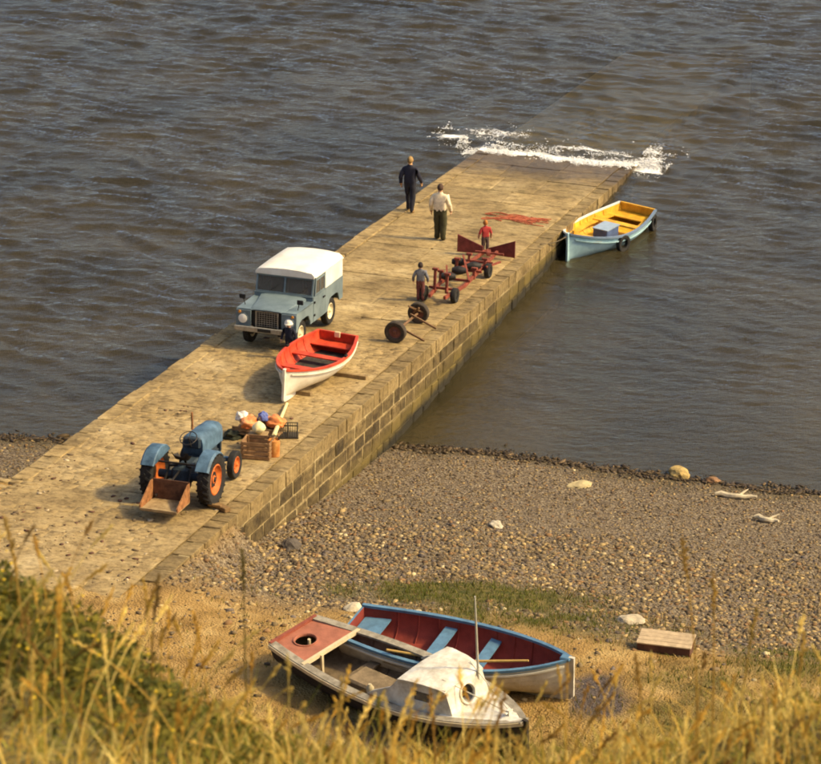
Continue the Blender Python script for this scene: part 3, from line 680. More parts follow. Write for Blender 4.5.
def build_car():
    body = mat('faded_blue_paint', (.135, .185, .205), .5, .22, 1.6, .06, c2=(.185, .24, .25), spec=.4)
    white = mat('cream_paint', (.80, .73, .58), .55, .07, 2., .05, c2=(.88, .83, .70), spec=.35)
    dark = mat('black_trim', (.02, .019, .018), .7, .2, 10., .1)
    galv = mat('galvanised_steel', (.36, .33, .27), .45, .25, 8., .1, .5)
    cream = mat('cream_wheel', (.70, .61, .40), .55, .12, 5., .05)
    lamp = mat('lamp_glass', (.85, .82, .72), .15, .05, 8., .0, spec=.8)
    e = empty('off_road_car', on_slip(22.86, 3.72, 180.5, .035), 'pale blue boxy off-road car with a cream hard top parked on the slipway', 'car')
    W = .82; r = .365; ax = -2.235
    def arch(cx, rad, n=9, z=.36): return [(cx + rad * math.cos(math.pi * k / n), z + rad * math.sin(math.pi * k / n)) for k in range(n + 1)]
    # lower body sides with round-topped wheel openings
    for s in (-1, 1):
        # front wing
        p = MB(); poly = [(.60, .56), (.60, 1.0), (.56, 1.045), (-.66, 1.06), (-.66, .50)] + [(-.46, .50), (-.45, .60), (-.33, .76), (-.2, .80), (.2, .80), (.33, .76), (.45, .60), (.46, .56)]
        p.prism(poly, 'Y', s * W, s * (W - .04)); 
        p.box((-.03, s * (W - .20), 1.035), (1.2, .40, .035)); p.box((.585, s * (W - .20), .79), (.04, .40, .46))
        p.build('front_wing', body, e)
        # door
        d = MB(); d.prism([(-.68, .50), (-.68, 1.16), (-1.56, 1.16), (-1.56, .50)], 'Y', s * (W + .004), s * (W - .036)); do = d.build('door', body, e)
        h = MB(); h.box((-1.42, s * (W + .025), 1.0), (.13, .03, .035)); h.box((-.72, s * (W + .02), 1.02), (.06, .03, .05)); h.box((-.72, s * (W + .02), .68), (.06, .03, .05)); h.build('handle', dark, do)
        f = MB(); y0, y1 = s * (W - .005), s * (W - .04)
        f.prism([(-.80, 1.165), (-.86, 1.60), (-1.56, 1.60), (-1.56, 1.165), (-1.51, 1.165), (-1.51, 1.55), (-.91, 1.55), (-.855, 1.165)], 'Y', y0, y1)
        f.box((-1.2, s * (W - .022), 1.185), (.68, .03, .035)); f.box((-1.2, s * (W - .022), 1.37), (.025, .03, .36)); f.build('window_frame', body, do)
        g = MB(); g.prism([(-.85, 1.19), (-.91, 1.55), (-1.51, 1.55), (-1.51, 1.19)], 'Y', s * (W - .018), s * (W - .026)); g.build('pane', glass_m, do)
        # rear quarter of the tub
        q = MB(); q.prism([(-1.58, .50), (-1.58, 1.17), (-2.93, 1.17), (-2.93, .56), (-2.70, .56)] + [(ax - .44, .58), (ax - .34, .78), (ax - .2, .83), (ax + .2, .83), (ax + .34, .78), (ax + .44, .58), (ax + .47, .50)], 'Y', s * W, s * (W - .04)); q.build('rear_quarter', body, e)
        # hard-top side
        t = MB(); t.prism([(-1.59, 1.175), (-1.59, 1.68), (-2.90, 1.66), (-2.92, 1.175)], 'Y', s * (W - .006), s * (W - .04)); t.build('hardtop_side', white, e)
        # head lamp, side lamp
        l = MB(); l.lathe([(.606, .125), (.625, .12), (.64, .08), (.645, .001)], 18, 'X', (0, s * (W - .19), .80)); lo = l.build('headlight', lamp, e, True)
        k = MB(); k.lathe([(.604, .15), (.622, .145), (.622, .118), (.604, .118)], 18, 'X', (0, s * (W - .19), .80)); k.build('lamp_ring', body, lo)
        k = MB(); k.lathe([(.606, .04), (.63, .035), (.635, .001)], 10, 'X', (0, s * (W - .10), .97)); k.build('side_lamp', mat('amber_lens', (.6, .25, .04), .3, .1, 8., 0), e, True)
        # wing mirror
        m = MB(); m.tube([(.22, s * (W - .1), 1.05), (.24, s * (W - .06), 1.22)], .012, 6); m.box((.24, s * (W - .03), 1.27), (.035, .17, .12), ch=.01); m.build('mirror', dark, e)
    # bonnet with sloping shoulders
    b = MB(); secs = []
    for x, z, hw in ((.56, 1.05, .44), (.50, 1.085, .46), (-.1, 1.12, .52), (-.66, 1.145, .62)):
        secs.append([(x, -hw - .02, 1.035), (x, -hw, z - .03), (x, -hw * .8, z), (x, 0, z + .012), (x, hw * .8, z), (x, hw, z - .03), (x, hw + .02, 1.035)])
    b.loft(secs, closed=True, caps=True).build('bonnet', body, e, True)
    # radiator panel, grille and bumper
    g = MB(); g.box((.50, 0, .80), (.03, .86, .48)); g.build('radiator_panel', dark, e)
    g = MB()
    for k in range(7): g.box((.535, 0, .63 + k * .055), (.012, .56, .010))
    for k in range(9): g.box((.537, -.28 + k * .07, .80), (.010, .008, .38))
    for y in (-.30, .30): g.box((.535, y, .80), (.03, .03, .44))
    g.box((.535, 0, 1.01), (.03, .62, .025)); g.build('grille', galv, e)
    g = MB(); g.box((.70, 0, .56), (.07, 1.66, .13), ch=.012); g.box((.63, -.4, .56), (.1, .08, .1)); g.box((.63, .4, .56), (.1, .08, .1)); g.build('front_bumper', galv, e)
    g = MB(); g.box((.74, .0, .565), (.008, .36, .085)); g.build('number_plate', mat('plate_black', (.02, .02, .02), .5, .1, 8., 0), e)
    # bulkhead, windscreen
    g = MB(); g.box((-.67, 0, .86), (.04, 1.62, .62)); g.box((-.70, 0, 1.13), (.10, 1.62, .05)); g.build('bulkhead', body, e)
    def ws(y, z): return (-.70 - (z - 1.16) * .24, y, z)
    g = MB()
    for a, c in ((ws(-.76, 1.18), ws(.76, 1.18)), (ws(-.76, 1.60), ws(.76, 1.60)), (ws(-.77, 1.15), ws(-.77, 1.63)), (ws(.77, 1.15), ws(.77, 1.63)), (ws(0, 1.15), ws(0, 1.62))): g.bar(a, c, .045, .045)
    fr = g.build('windscreen_frame', body, e)
    for y0, y1 in ((-.745, -.025), (.025, .745)):
        g = MB(); g.add([ws(y0, 1.205), ws(y1, 1.205), ws(y1, 1.575), ws(y0, 1.575)], [(0, 1, 2, 3)]); g.build('windscreen_pane', glass_m, fr)
    g = MB(); g.bar(ws(-.4, 1.21), ws(-.15, 1.42), .015, .012); g.bar(ws(.4, 1.21), ws(.65, 1.42), .015, .012); go = g.build('wiper', dark, fr); go.location.x = .03
    # roof, gently crowned, with a gutter
    g = MB(); secs = []
    for x, dz in ((-.74, -.03), (-.79, -.008), (-1.6, .008), (-2.5, 0), (-2.86, -.01), (-2.93, -.05)):
        secs.append([(x, -.81, 1.655), (x, -.80, 1.73 + dz * .6), (x, -.73, 1.80 + dz), (x, -.4, 1.84 + dz), (x, 0, 1.855 + dz), (x, .4, 1.84 + dz), (x, .73, 1.80 + dz), (x, .80, 1.73 + dz * .6), (x, .81, 1.655)])
    rf = g.loft(secs, closed=True, caps=True).build('roof', white, e, True)
    g = MB()
    for s in (-1, 1): g.bar((-.80, s * .825, 1.66), (-2.92, s * .825, 1.66), .03, .02)
    g.bar((-.76, -.8, 1.645), (-.76, .8, 1.645), .03, .03); g.build('gutter', white, rf)
    g = MB(); g.box((-2.90, 0, 1.42), (.03, 1.56, .49)); g.build('hardtop_rear', white, e)
    g = MB(); g.box((-2.90, 0, .85), (.05, 1.56, .62)); g.build('tailboard', body, e)
    g = MB(); g.box((-1.6, 0, .52), (2.5, 1.2, .06)); g.box((-.1, -.38, .48), (1.5, .08, .12)); g.box((-.1, .38, .48), (1.5, .08, .12)); g.tube([(0, -.65, .37), (0, .65, .37)], .05, 8); g.tube([(ax, -.65, .37), (ax, .65, .37)], .05, 8); g.box((-.05, 0, .72), (.9, .6, .3)); g.build('chassis', dark, e)
    for y in (-.45, .05, .5):
        g = MB(); g.box((-1.28, y, .95), (.44, .42, .13), ch=.03); g.box((-1.50, y, 1.22), (.10, .42, .46), (0, -.12, 0), ch=.03); g.build('seat', dark, e)
    g = MB(); g.lathe([(-.012, .20), (0, .215), (.012, .20), (0, .185), (-.012, .20)], 20, 'X'); o = g.build('steering_wheel', dark, e, True); o.location = (-.98, .35, 1.20); o.rotation_euler = (0, -.5, 0)
    for x in (0, ax):
        for s in (-1, 1): wheel(e, (x, s * .655, r), r, .18, .215, cream, 0, s, 'wheel', .05)
    return e
build_car()

# ---------------------------------------------------------------- tractor
def build_tractor():
    blue = mat('tractor_blue', (.055, .11, .17), .6, .35, 3.5, .12, c2=(.10, .18, .26), spec=.35)
    dkblue = mat('grimy_casting', (.03, .045, .06), .7, .3, 9., .3)
    orange = mat('orange_rim_paint', (.60, .13, .025), .65, .35, 5., .1, c2=(.74, .20, .04))
    e = empty('tractor', on_slip(34.15, 1.40, 2, .02) @ Matrix.Scale(.94, 4), 'small blue vintage tractor with orange wheel rims, rusty box on the back', 'tractor')
    for s in (-1, 1):
        wheel(e, (0, s * .70, .60), .60, .29, .36, orange, 22, s, 'rear_wheel', .09, .1)
        wheel(e, (1.80, s * .60, .335), .335, .16, .20, orange, 0, s, 'front_wheel', .04)
        # mudguard: curved sheet hugging the tyre
        g = MB(); secs = []
        for k in range(13):
            a = R(42 + k * 8.8); rr = .655
            secs.append([(math.cos(a) * rr, s * .50, .60 + math.sin(a) * rr), (math.cos(a) * (rr + .018), s * .52, .60 + math.sin(a) * (rr + .018)), (math.cos(a) * (rr + .012), s * .80, .60 + math.sin(a) * (rr + .012)), (math.cos(a) * (rr - .03), s * .845, .60 + math.sin(a) * (rr - .03)), (math.cos(a) * (rr - .045), s * .84, .60 + math.sin(a) * (rr - .045)), (math.cos(a) * (rr - .012), s * .79, .60 + math.sin(a) * (rr - .012))])
        g.loft(secs, closed=True, caps=True)
        poly = [(math.cos(R(42 + k * 8.8)) * .655, .60 + math.sin(R(42 + k * 8.8)) * .655) for k in range(13)]; g.prism(poly, 'Y', s * .50, s * .515)
        g.build('mudguard', blue, e, True)
    # bonnet: rounded box tapering slightly to the nose
    g = MB(); secs = []
    for x, hw, zb, zt in ((.62, .25, .98, 1.36), (.70, .27, .88, 1.40), (1.3, .26, .88, 1.385), (1.85, .245, .86, 1.35), (2.02, .22, .80, 1.29), (2.06, .19, .80, 1.22)):
        h = zt - zb; secs.append([(x, -hw, zb), (x, -hw * 1.02, zb + h * .55), (x, -hw * .90, zb + h * .82), (x, -hw * .55, zt - h * .03), (x, 0, zt), (x, hw * .55, zt - h * .03), (x, hw * .9, zb + h * .82), (x, hw * 1.02, zb + h * .55), (x, hw, zb)])
    g.loft(secs, closed=True, caps=True).build('bonnet', blue, e, True)
    g = MB(); g.box((2.05, 0, .84), (.06, .36, .62), ch=.02)
    for k in range(6): g.box((2.085, 0, .62 + k * .085), (.012, .32, .02))
    g.build('radiator_grille', dkblue, e)
    g = MB(); g.box((1.25, 0, .68), (1.15, .32, .40), ch=.03); g.box((1.62, 0, .55), (.8, .26, .16), ch=.02); g.tube([(.95, .22, .8), (1.5, .24, .82)], .05, 8); g.box((1.1, -.22, .80), (.3, .14, .18), ch=.02); g.box((1.4, .2, .62), (.22, .12, .2), ch=.02); g.build('engine', dkblue, e)
    g = MB(); g.box((.35, 0, .66), (.8, .34, .38), ch=.04); g.box((0, 0, .62), (.45, .42, .46), ch=.05); g.tube([(0, -.58, .60), (0, .58, .60)], .10, 12); g.build('gearbox', dkblue, e)
    g = MB(); g.box((1.80, 0, .46), (.10, 1.0, .09), ch=.01)
    for s in (-1, 1): g.tube([(1.80, s * .48, .50), (1.80, s * .50, .30)], .035, 8); g.bar((1.05, s * .26, .62), (1.78, s * .44, .42), .04, .03)
    g.build('front_axle', blue, e)
    g = MB(); g.tube([(1.02, .16, 1.38), (1.02, .16, 1.52), (1.02, .17, 1.80)], [.032, .028, .026], 8); g.build('exhaust_pipe', rust, e, True)
    g = MB(); g.box((.58, 0, 1.22), (.12, .42, .26), ch=.03); g.build('dashboard', dkblue, e)
    g = MB(); g.lathe([(-.012, .20), (0, .213), (.012, .20), (0, .187), (-.012, .20)], 22, 'Z'); 
    for k in range(3): g.tube([(0, 0, -.02), (math.cos(k * 2.09) * .2, math.sin(k * 2.09) * .2, 0)], .009, 5)
    g.tube([(0, 0, 0), (.0, 0, -.30)], .018, 6); o = g.build('steering_wheel', iron, e, True); o.location = (.36, 0, 1.40); o.rotation_euler = (0, -.55, 0)
    # pressed pan seat on a leaf spring
    g = MB(); secs = []
    for k in range(7):
        q = k / 6; x = .16 - .40 * q; lift = .16 * q ** 3; hw = .19 + .03 * math.sin(q * 3.1)
        secs.append([(x, -hw, 1.04 + lift + .05), (x, -hw * .6, 1.00 + lift), (x, 0, .985 + lift), (x, hw * .6, 1.00 + lift), (x, hw, 1.04 + lift + .05), (x, hw * .6, .975 + lift), (x, 0, .96 + lift), (x, -hw * .6, .975 + lift)])
    g.loft(secs, closed=True, caps=True); g.bar((.1, 0, .97), (.22, 0, .82), .06, .02); g.build('seat', iron, e, True)
    for s in (-1, 1):
        g = MB(); g.box((.42, s * .36, .50), (.34, .22, .03)); g.bar((.42, s * .2, .5), (.42, s * .46, .5), .04, .04); g.build('footplate', iron, e)
    # linkage
    g = MB()
    for s in (-1, 1): g.bar((-.12, s * .24, .48), (-.82, s * .36, .34), .04, .05); g.bar((-.15, s * .26, .88), (-.55, s * .32, .40), .03, .03); g.bar((-.05, s * .12, .86), (-.18, s * .26, .88), .05, .05)
    g.bar((-.15, 0, .80), (-.72, 0, .70), .035, .035); g.bar((-.25, -.62, .98), (-.25, .62, .98), .04, .035); g.build('lift_linkage', iron, e)
    # transport box: floor, upright front, raking sides, open to the rear
    g = MB(); g.box((-1.14, 0, .25), (.80, .90, .03)); g.box((-1.53, 0, .275), (.04, .90, .05)); g.build('box_floor', mat('worn_box_floor', (.33, .21, .09), .85, .35, 5., .3, c2=(.42, .30, .15)), e)
    g = MB(); g.box((-.74, 0, .50), (.03, .90, .48)); g.box((-.70, -.3, .5), (.05, .05, .44)); g.box((-.70, .3, .5), (.05, .05, .44)); g.build('box_headboard', mat('dark_rust', (.11, .05, .025), .85, .4, 7., .3), e)
    for s in (-1, 1):
        g = MB(); g.prism([(-.76, .27), (-.76, .72), (-.86, .72), (-1.53, .36), (-1.53, .27)], 'Y', s * .435, s * .465); g.build('box_side', rust, e)
    return e
build_tractor()

# ---------------------------------------------------------------- boats
class Hull:
    def __init__(s, L, B, D, tr=.7, sb=.28, ss=.06, full=.8, wid=.42, bow=2.2, foot=.35, stern_rise=.10):
        s.__dict__.update(L=L, B=B, D=D, tr=tr, sb=sb, ss=ss, full=full, wid=wid, bow=bow, foot=foot, sr=stern_rise)
    def b(s, x):
        q = x / s.L
        if q < s.wid: return s.B / 2 * (s.tr + (1 - s.tr) * math.sin(math.pi / 2 * q / s.wid))
        k = (q - s.wid) / (1 - s.wid); return s.B / 2 * max(.018, (1 - k ** s.bow) ** .85)
    def g(s, x):
        q = x / s.L
        return s.D + (s.ss * (1 - q / s.wid) ** 2 if q < s.wid else s.sb * ((q - s.wid) / (1 - s.wid)) ** 2)
    def k(s, x):
        q = x / s.L; z = 0
        if q < .3: z = s.sr * (1 - q / .3) ** 2
        if q > .82: z = s.foot * s.D * ((q - .82) / .18) ** 2.2
        return z
    def p(s, x, v, side, off=0.0):
        """point on the section at x; v 0 keel .. 1 gunwale; off > 0 outward"""
        a = v * math.pi / 2; b = s.b(x); k = s.k(x); g = s.g(x); q = x / s.L
        bowv = max(0, (q - .55) / .45); fy = s.full + (1.35 - s.full) * bowv
        y = b * math.sin(a) ** fy; z = k + (g - k) * (1 - math.cos(a)) ** (.95 - .1 * bowv)
        sc_ = (y + off) / y if y > .05 else 1
        return Vector((x, side * max(.0, y * max(sc_, .05)), z - off * (1 - v) * .9))
    def xs(s, n=18, a=0., b=1.): return [s.L * (a + (b - a) * (1 - (1 - i / (n - 1)) ** 1.25)) for i in range(n)]
    def shell(s, off=0., x0=0., x1=1., v1=1., n=18, m=8, caps=True):
        mb = MB(); secs = []
        for x in s.xs(n, x0, x1):
            secs.append([s.p(x, v1 * j / m, -1, off) for j in range(m, -1, -1)] + [s.p(x, v1 * j / m, 1, off) for j in range(1, m + 1)])
        mb.loft(secs)
        if caps: mb.add(secs[0], [tuple(range(len(secs[0])))])
        return mb
    def rail(s, side, dy, w, h, dz=0., x0=0., x1=1., n=18):
        mb = MB(); secs = []
        for x in s.xs(n, x0, x1):
            p = s.p(x, 1, side); y = p.y + side * dy; z = p.z + dz
            secs.append([(x, y - w / 2, z - h / 2), (x, y + w / 2, z - h / 2), (x, y + w / 2, z + h / 2), (x, y - w / 2, z + h / 2)])
        return mb.loft(secs, closed=True, caps=True)
    def across(s, x, z, wx, th, inset=.03):
        b0 = s.b_at(x - wx / 2, z) - inset; b1 = s.b_at(x + wx / 2, z) - inset
        mb = MB(); v = []
        for dz in (-th / 2, th / 2): v += [(x - wx / 2, -b0, z + dz), (x + wx / 2, -b1, z + dz), (x + wx / 2, b1, z + dz), (x - wx / 2, b0, z + dz)]
        return mb.add(v, [(3, 2, 1, 0), (4, 5, 6, 7), (0, 1, 5, 4), (1, 2, 6, 5), (2, 3, 7, 6), (3, 0, 4, 7)])
    def b_at(s, x, z):
        best = 0
        for j in range(0, 21):
            p = s.p(x, j / 20, 1)
            if p.z <= z: best = p.y
        return best
    def floor(s, z, x0, x1, n=9, inset=.03, th=.02):
        """flat boards between the bilges"""
        mb = MB(); xs = [x0 + (x1 - x0) * i / (n - 1) for i in range(n)]
        return mb.loft([[(x, -max(.02, s.b_at(x, z) - inset), z), (x, max(.02, s.b_at(x, z) - inset), z), (x, max(.02, s.b_at(x, z) - inset), z - th), (x, -max(.02, s.b_at(x, z) - inset), z - th)] for x in xs], closed=True, caps=True)
def keel(h, m, parent, depth=.07, w=.05):
    mb = MB(); secs = []
    for x in h.xs(18):
        k = h.k(x); secs.append([(x, -w / 2, k + .02), (x, w / 2, k + .02), (x, w / 2, k - depth), (x, -w / 2, k - depth)])
    mb.loft(secs, closed=True, caps=True); k1 = h.k(h.L) - depth
    g = h.g(h.L); mb.prism([(h.L - .05, k1), (h.L + .045, k1 + .05), (h.L + .075, g + .05), (h.L - .03, g + .05)], 'Y', -w / 2, w / 2)
    return mb.build('keel', m, parent)

def red_boat():
    white = mat('white_boat_paint', (.72, .65, .50), .55, .10, 2.5, .08, c2=(.86, .81, .68), spec=.35)
    red = mat('red_boat_paint', (.50, .045, .016), .55, .22, 3., .1, c2=(.70, .085, .03), spec=.35)
    dk = mat('dark_boat_floor', (.045, .04, .030), .85, .4, 7., .3)  # floor boards much darker than the red lining
    h = Hull(3.75, 1.55, .55, tr=.66, sb=.20, ss=.05, full=.72, foot=.10, bow=2.0)
    e = empty('rowing_boat', on_slip(23.45, 1.78, 180, .14) @ Euler((R(-3), R(.5), 0)).to_matrix().to_4x4(), 'white rowing boat with bright red inside propped on the slipway', 'boat')
    h.shell().build('hull', white, e, True)
    h.shell(-.03, .006, .992).build('inner_lining', red, e, True)
    for s in (-1, 1): h.rail(s, .0, .075, .05, .005).build('gunwale', red, e)
    h.rail(1, .03, .03, .03, -.10, .02, .97).build('rubbing_strake', white, e); h.rail(-1, .03, .03, .03, -.10, .02, .97).build('rubbing_strake', white, e)
    g = MB(); b = h.b(0); z = h.g(0); g.box((.03, 0, z + .005), (.06, 2 * b, .05)); g.build('transom_cap', red, e)
    keel(h, white, e, .10, .06)
    h.floor(.17, .25, 2.95).build('floor_boards', dk, e)
    for x, w_ in ((.28, .42), (1.30, .24), (2.35, .24)): h.across(x, .37, w_, .03).build('thwart', red, e)
    h.floor(.50, 2.95, 3.62, 6, .03).build('foredeck', red, e)
    for x in (.75, 1.1, 1.5, 1.9, 2.3, 2.7):
        for s in (-1, 1): MB().tube([h.p(x, v, s, -.035) for v in (.25, .45, .65, .85, 1)], .012, 5).build('rib', red, e)
    for s in (-1, 1):
        g = MB(); p = h.p(1.55, 1, s); g.box((p.x, p.y, p.z + .05), (.12, .05, .05)); g.tube([(p.x, p.y, p.z + .06), (p.x, p.y, p.z + .14)], .012, 6); g.build('rowlock', iron, e)
    g = MB(); g.box((.06, 0, h.g(0) - .02), (.06, .16, .16), ch=.02); g.build('outboard_pad', mat('pale_pad', (.70, .55, .3), .6, .1, 5., .05), e)
    return e
red_boat()
wood = mat('weathered_timber', (.27, .185, .085), .9, .3, 6., .4)
def chock(t, u, a, l, lab):
    b = MB(); b.box((0, 0, .055), (l, .13, .11), ch=.012); o = b.build('timber_chock', wood); o.matrix_world = on_slip(t, u, a); tag(o, lab, 'timber')
chock(24.6, 1.3, 88, 1.5, 'square timber under the stern half of the white and red rowing boat')
chock(26.35, 1.62, 90, .5, 'short timber under the bow of the white and red rowing boat')

def blue_boat():
    pale = mat('pale_blue_boat_paint', (.34, .54, .60), .5, .14, 2.5, .08, c2=(.46, .66, .70), spec=.4)
    trim = mat('slate_blue_trim', (.16, .22, .30), .5, .12, 4., .05)
    yel = mat('yellow_boat_paint', (.66, .33, .02), .55, .22, 3., .1, c2=(.84, .47, .035), spec=.35)
    org = mat('orange_red_locker', (.62, .14, .03), .55, .12, 4., .06)
    wht = mat('white_band_paint', (.66, .68, .62), .5, .06, 3., .04)
    h = Hull(4.2, 1.86, .58, tr=.66, sb=.38, ss=.10, full=.62, foot=.22, bow=2.1, wid=.45)
    a = math.atan2(-3.56, -2.43)
    e = empty('motor_boat', Matrix.Translation((7.08, 80.1, -.12)) @ Matrix.Rotation(a, 4, 'Z') @ Euler((R(-1.5), R(.3), 0)).to_matrix().to_4x4(), 'pale blue open boat with yellow inside floating beside the slipway', 'boat')
    h.shell().build('hull', pale, e, True)
    h.shell(-.03, .006, .992).build('inner_lining', yel, e, True)
    for s in (-1, 1):
        h.rail(s, .02, .085, .055, .005).build('gunwale', trim if s > 0 else wht, e)
        h.rail(s, .03, .03, .035, -.14, .02, .97).build('rubbing_strake', pale, e)
    g = MB(); b = h.b(0); z = h.g(0); g.box((.03, 0, z + .01), (.07, 2 * b, .06)); g.build('transom_cap', yel, e)
    keel(h, pale, e, .08, .06)
    h.floor(.17, .2, 3.5).build('floor_boards', yel, e)
    h.across(.34, .43, .55, .035).build('stern_seat', yel, e)
    for x, w_ in ((1.20, .26), (2.85, .26)): h.across(x, .45, w_, .035).build('thwart', yel, e)
    for s in (-1, 1):
        mb = MB(); mb.loft([[(x, s * (h.b_at(x, .42) - .03), .44), (x, s * (h.b_at(x, .42) - .24), .44), (x, s * (h.b_at(x, .42) - .24), .41), (x, s * (h.b_at(x, .42) - .03), .41)] for x in (.6, 1.2, 1.8, 2.4, 2.8)], closed=True, caps=True).build('side_bench', yel, e)
    h.floor(.44, 3.0, 3.6, 6, .04).build('bow_locker', org, e)
    h.floor(.74, 3.55, 4.02, 5, .04).build('foredeck', yel, e)
    # engine box amidships
    g = MB(); g.box((1.95, 0, .36), (.72, .50, .38), ch=.02); eb = g.build('engine_box', mat('engine_box_blue', (.08, .12, .24), .55, .2, 5., .08), e)
    g = MB(); g.box((1.95, 0, .568), (.76, .54, .03)); g.build('lid', mat('engine_lid_grey', (.30, .38, .46), .5, .12, 5., .06), eb)
    for x in (.8, 1.2, 1.6, 2.0, 2.4, 2.8, 3.2):
        for s in (-1, 1): MB().tube([h.p(x, v, s, -.035) for v in (.3, .5, .65, .85, .99)], .014, 5).build('rib', yel, e)
    g = MB(); g.bar((3.9, 0, h.g(3.9) - .04), (3.9, 0, h.g(3.9) + .13), .07, .07); g.build('bow_post', yel, e)
    # name board patch near the bow
    mark = mat('faded_lettering', (.55, .36, .12), .6, .2, 6., 0)
    for s in (-1, 1):
        p = h.p(3.3, .86, s, .012); q = h.p(3.55, .86, s, .012); g = MB(); g.bar(p, q, .02, .05); g.build('name_patch', mark, e)
    return h, e
hb, be = blue_boat()
def fender(x, v, s, lab, tilt=0.):
    p = be.matrix_world @ hb.p(x, v, s, .07)
    a = hb.p(x + .1, v, s) - hb.p(x - .1, v, s)
    t = MB(); tyre_mesh(t, .27, .15, .15, n=24); t.lathe([(-.05, .15), (.05, .15)], 24, 'Y')
    o = t.build('tyre_fender', rubber, None, True); o.location = p; o.rotation_euler = (tilt, 0, math.atan2(a.y, a.x) + be.matrix_world.to_euler().z)
    tag(o, lab, 'tyre', 'tyre fenders hung on the pale blue boat')
    q = be.matrix_world @ hb.p(x, 1, s, .03); r = MB(); r.tube([Vector(q) - Vector(p), (0, 0, .12)], .012, 6); ro = r.build('lashing', mat('dark_rope', (.12, .09, .05), .9, .2, 30., .3), o)
    ro.matrix_parent_inverse = Matrix.Identity(4); ro.rotation_euler = (Matrix.Rotation(-o.rotation_euler.z, 4, 'Z')).to_euler()
fender(2.45, .74, 1, 'round black tyre fender amidships on the pale blue boat', .0)
fender(.3, .70, 1, 'black tyre fender at the stern corner of the pale blue boat', .0)

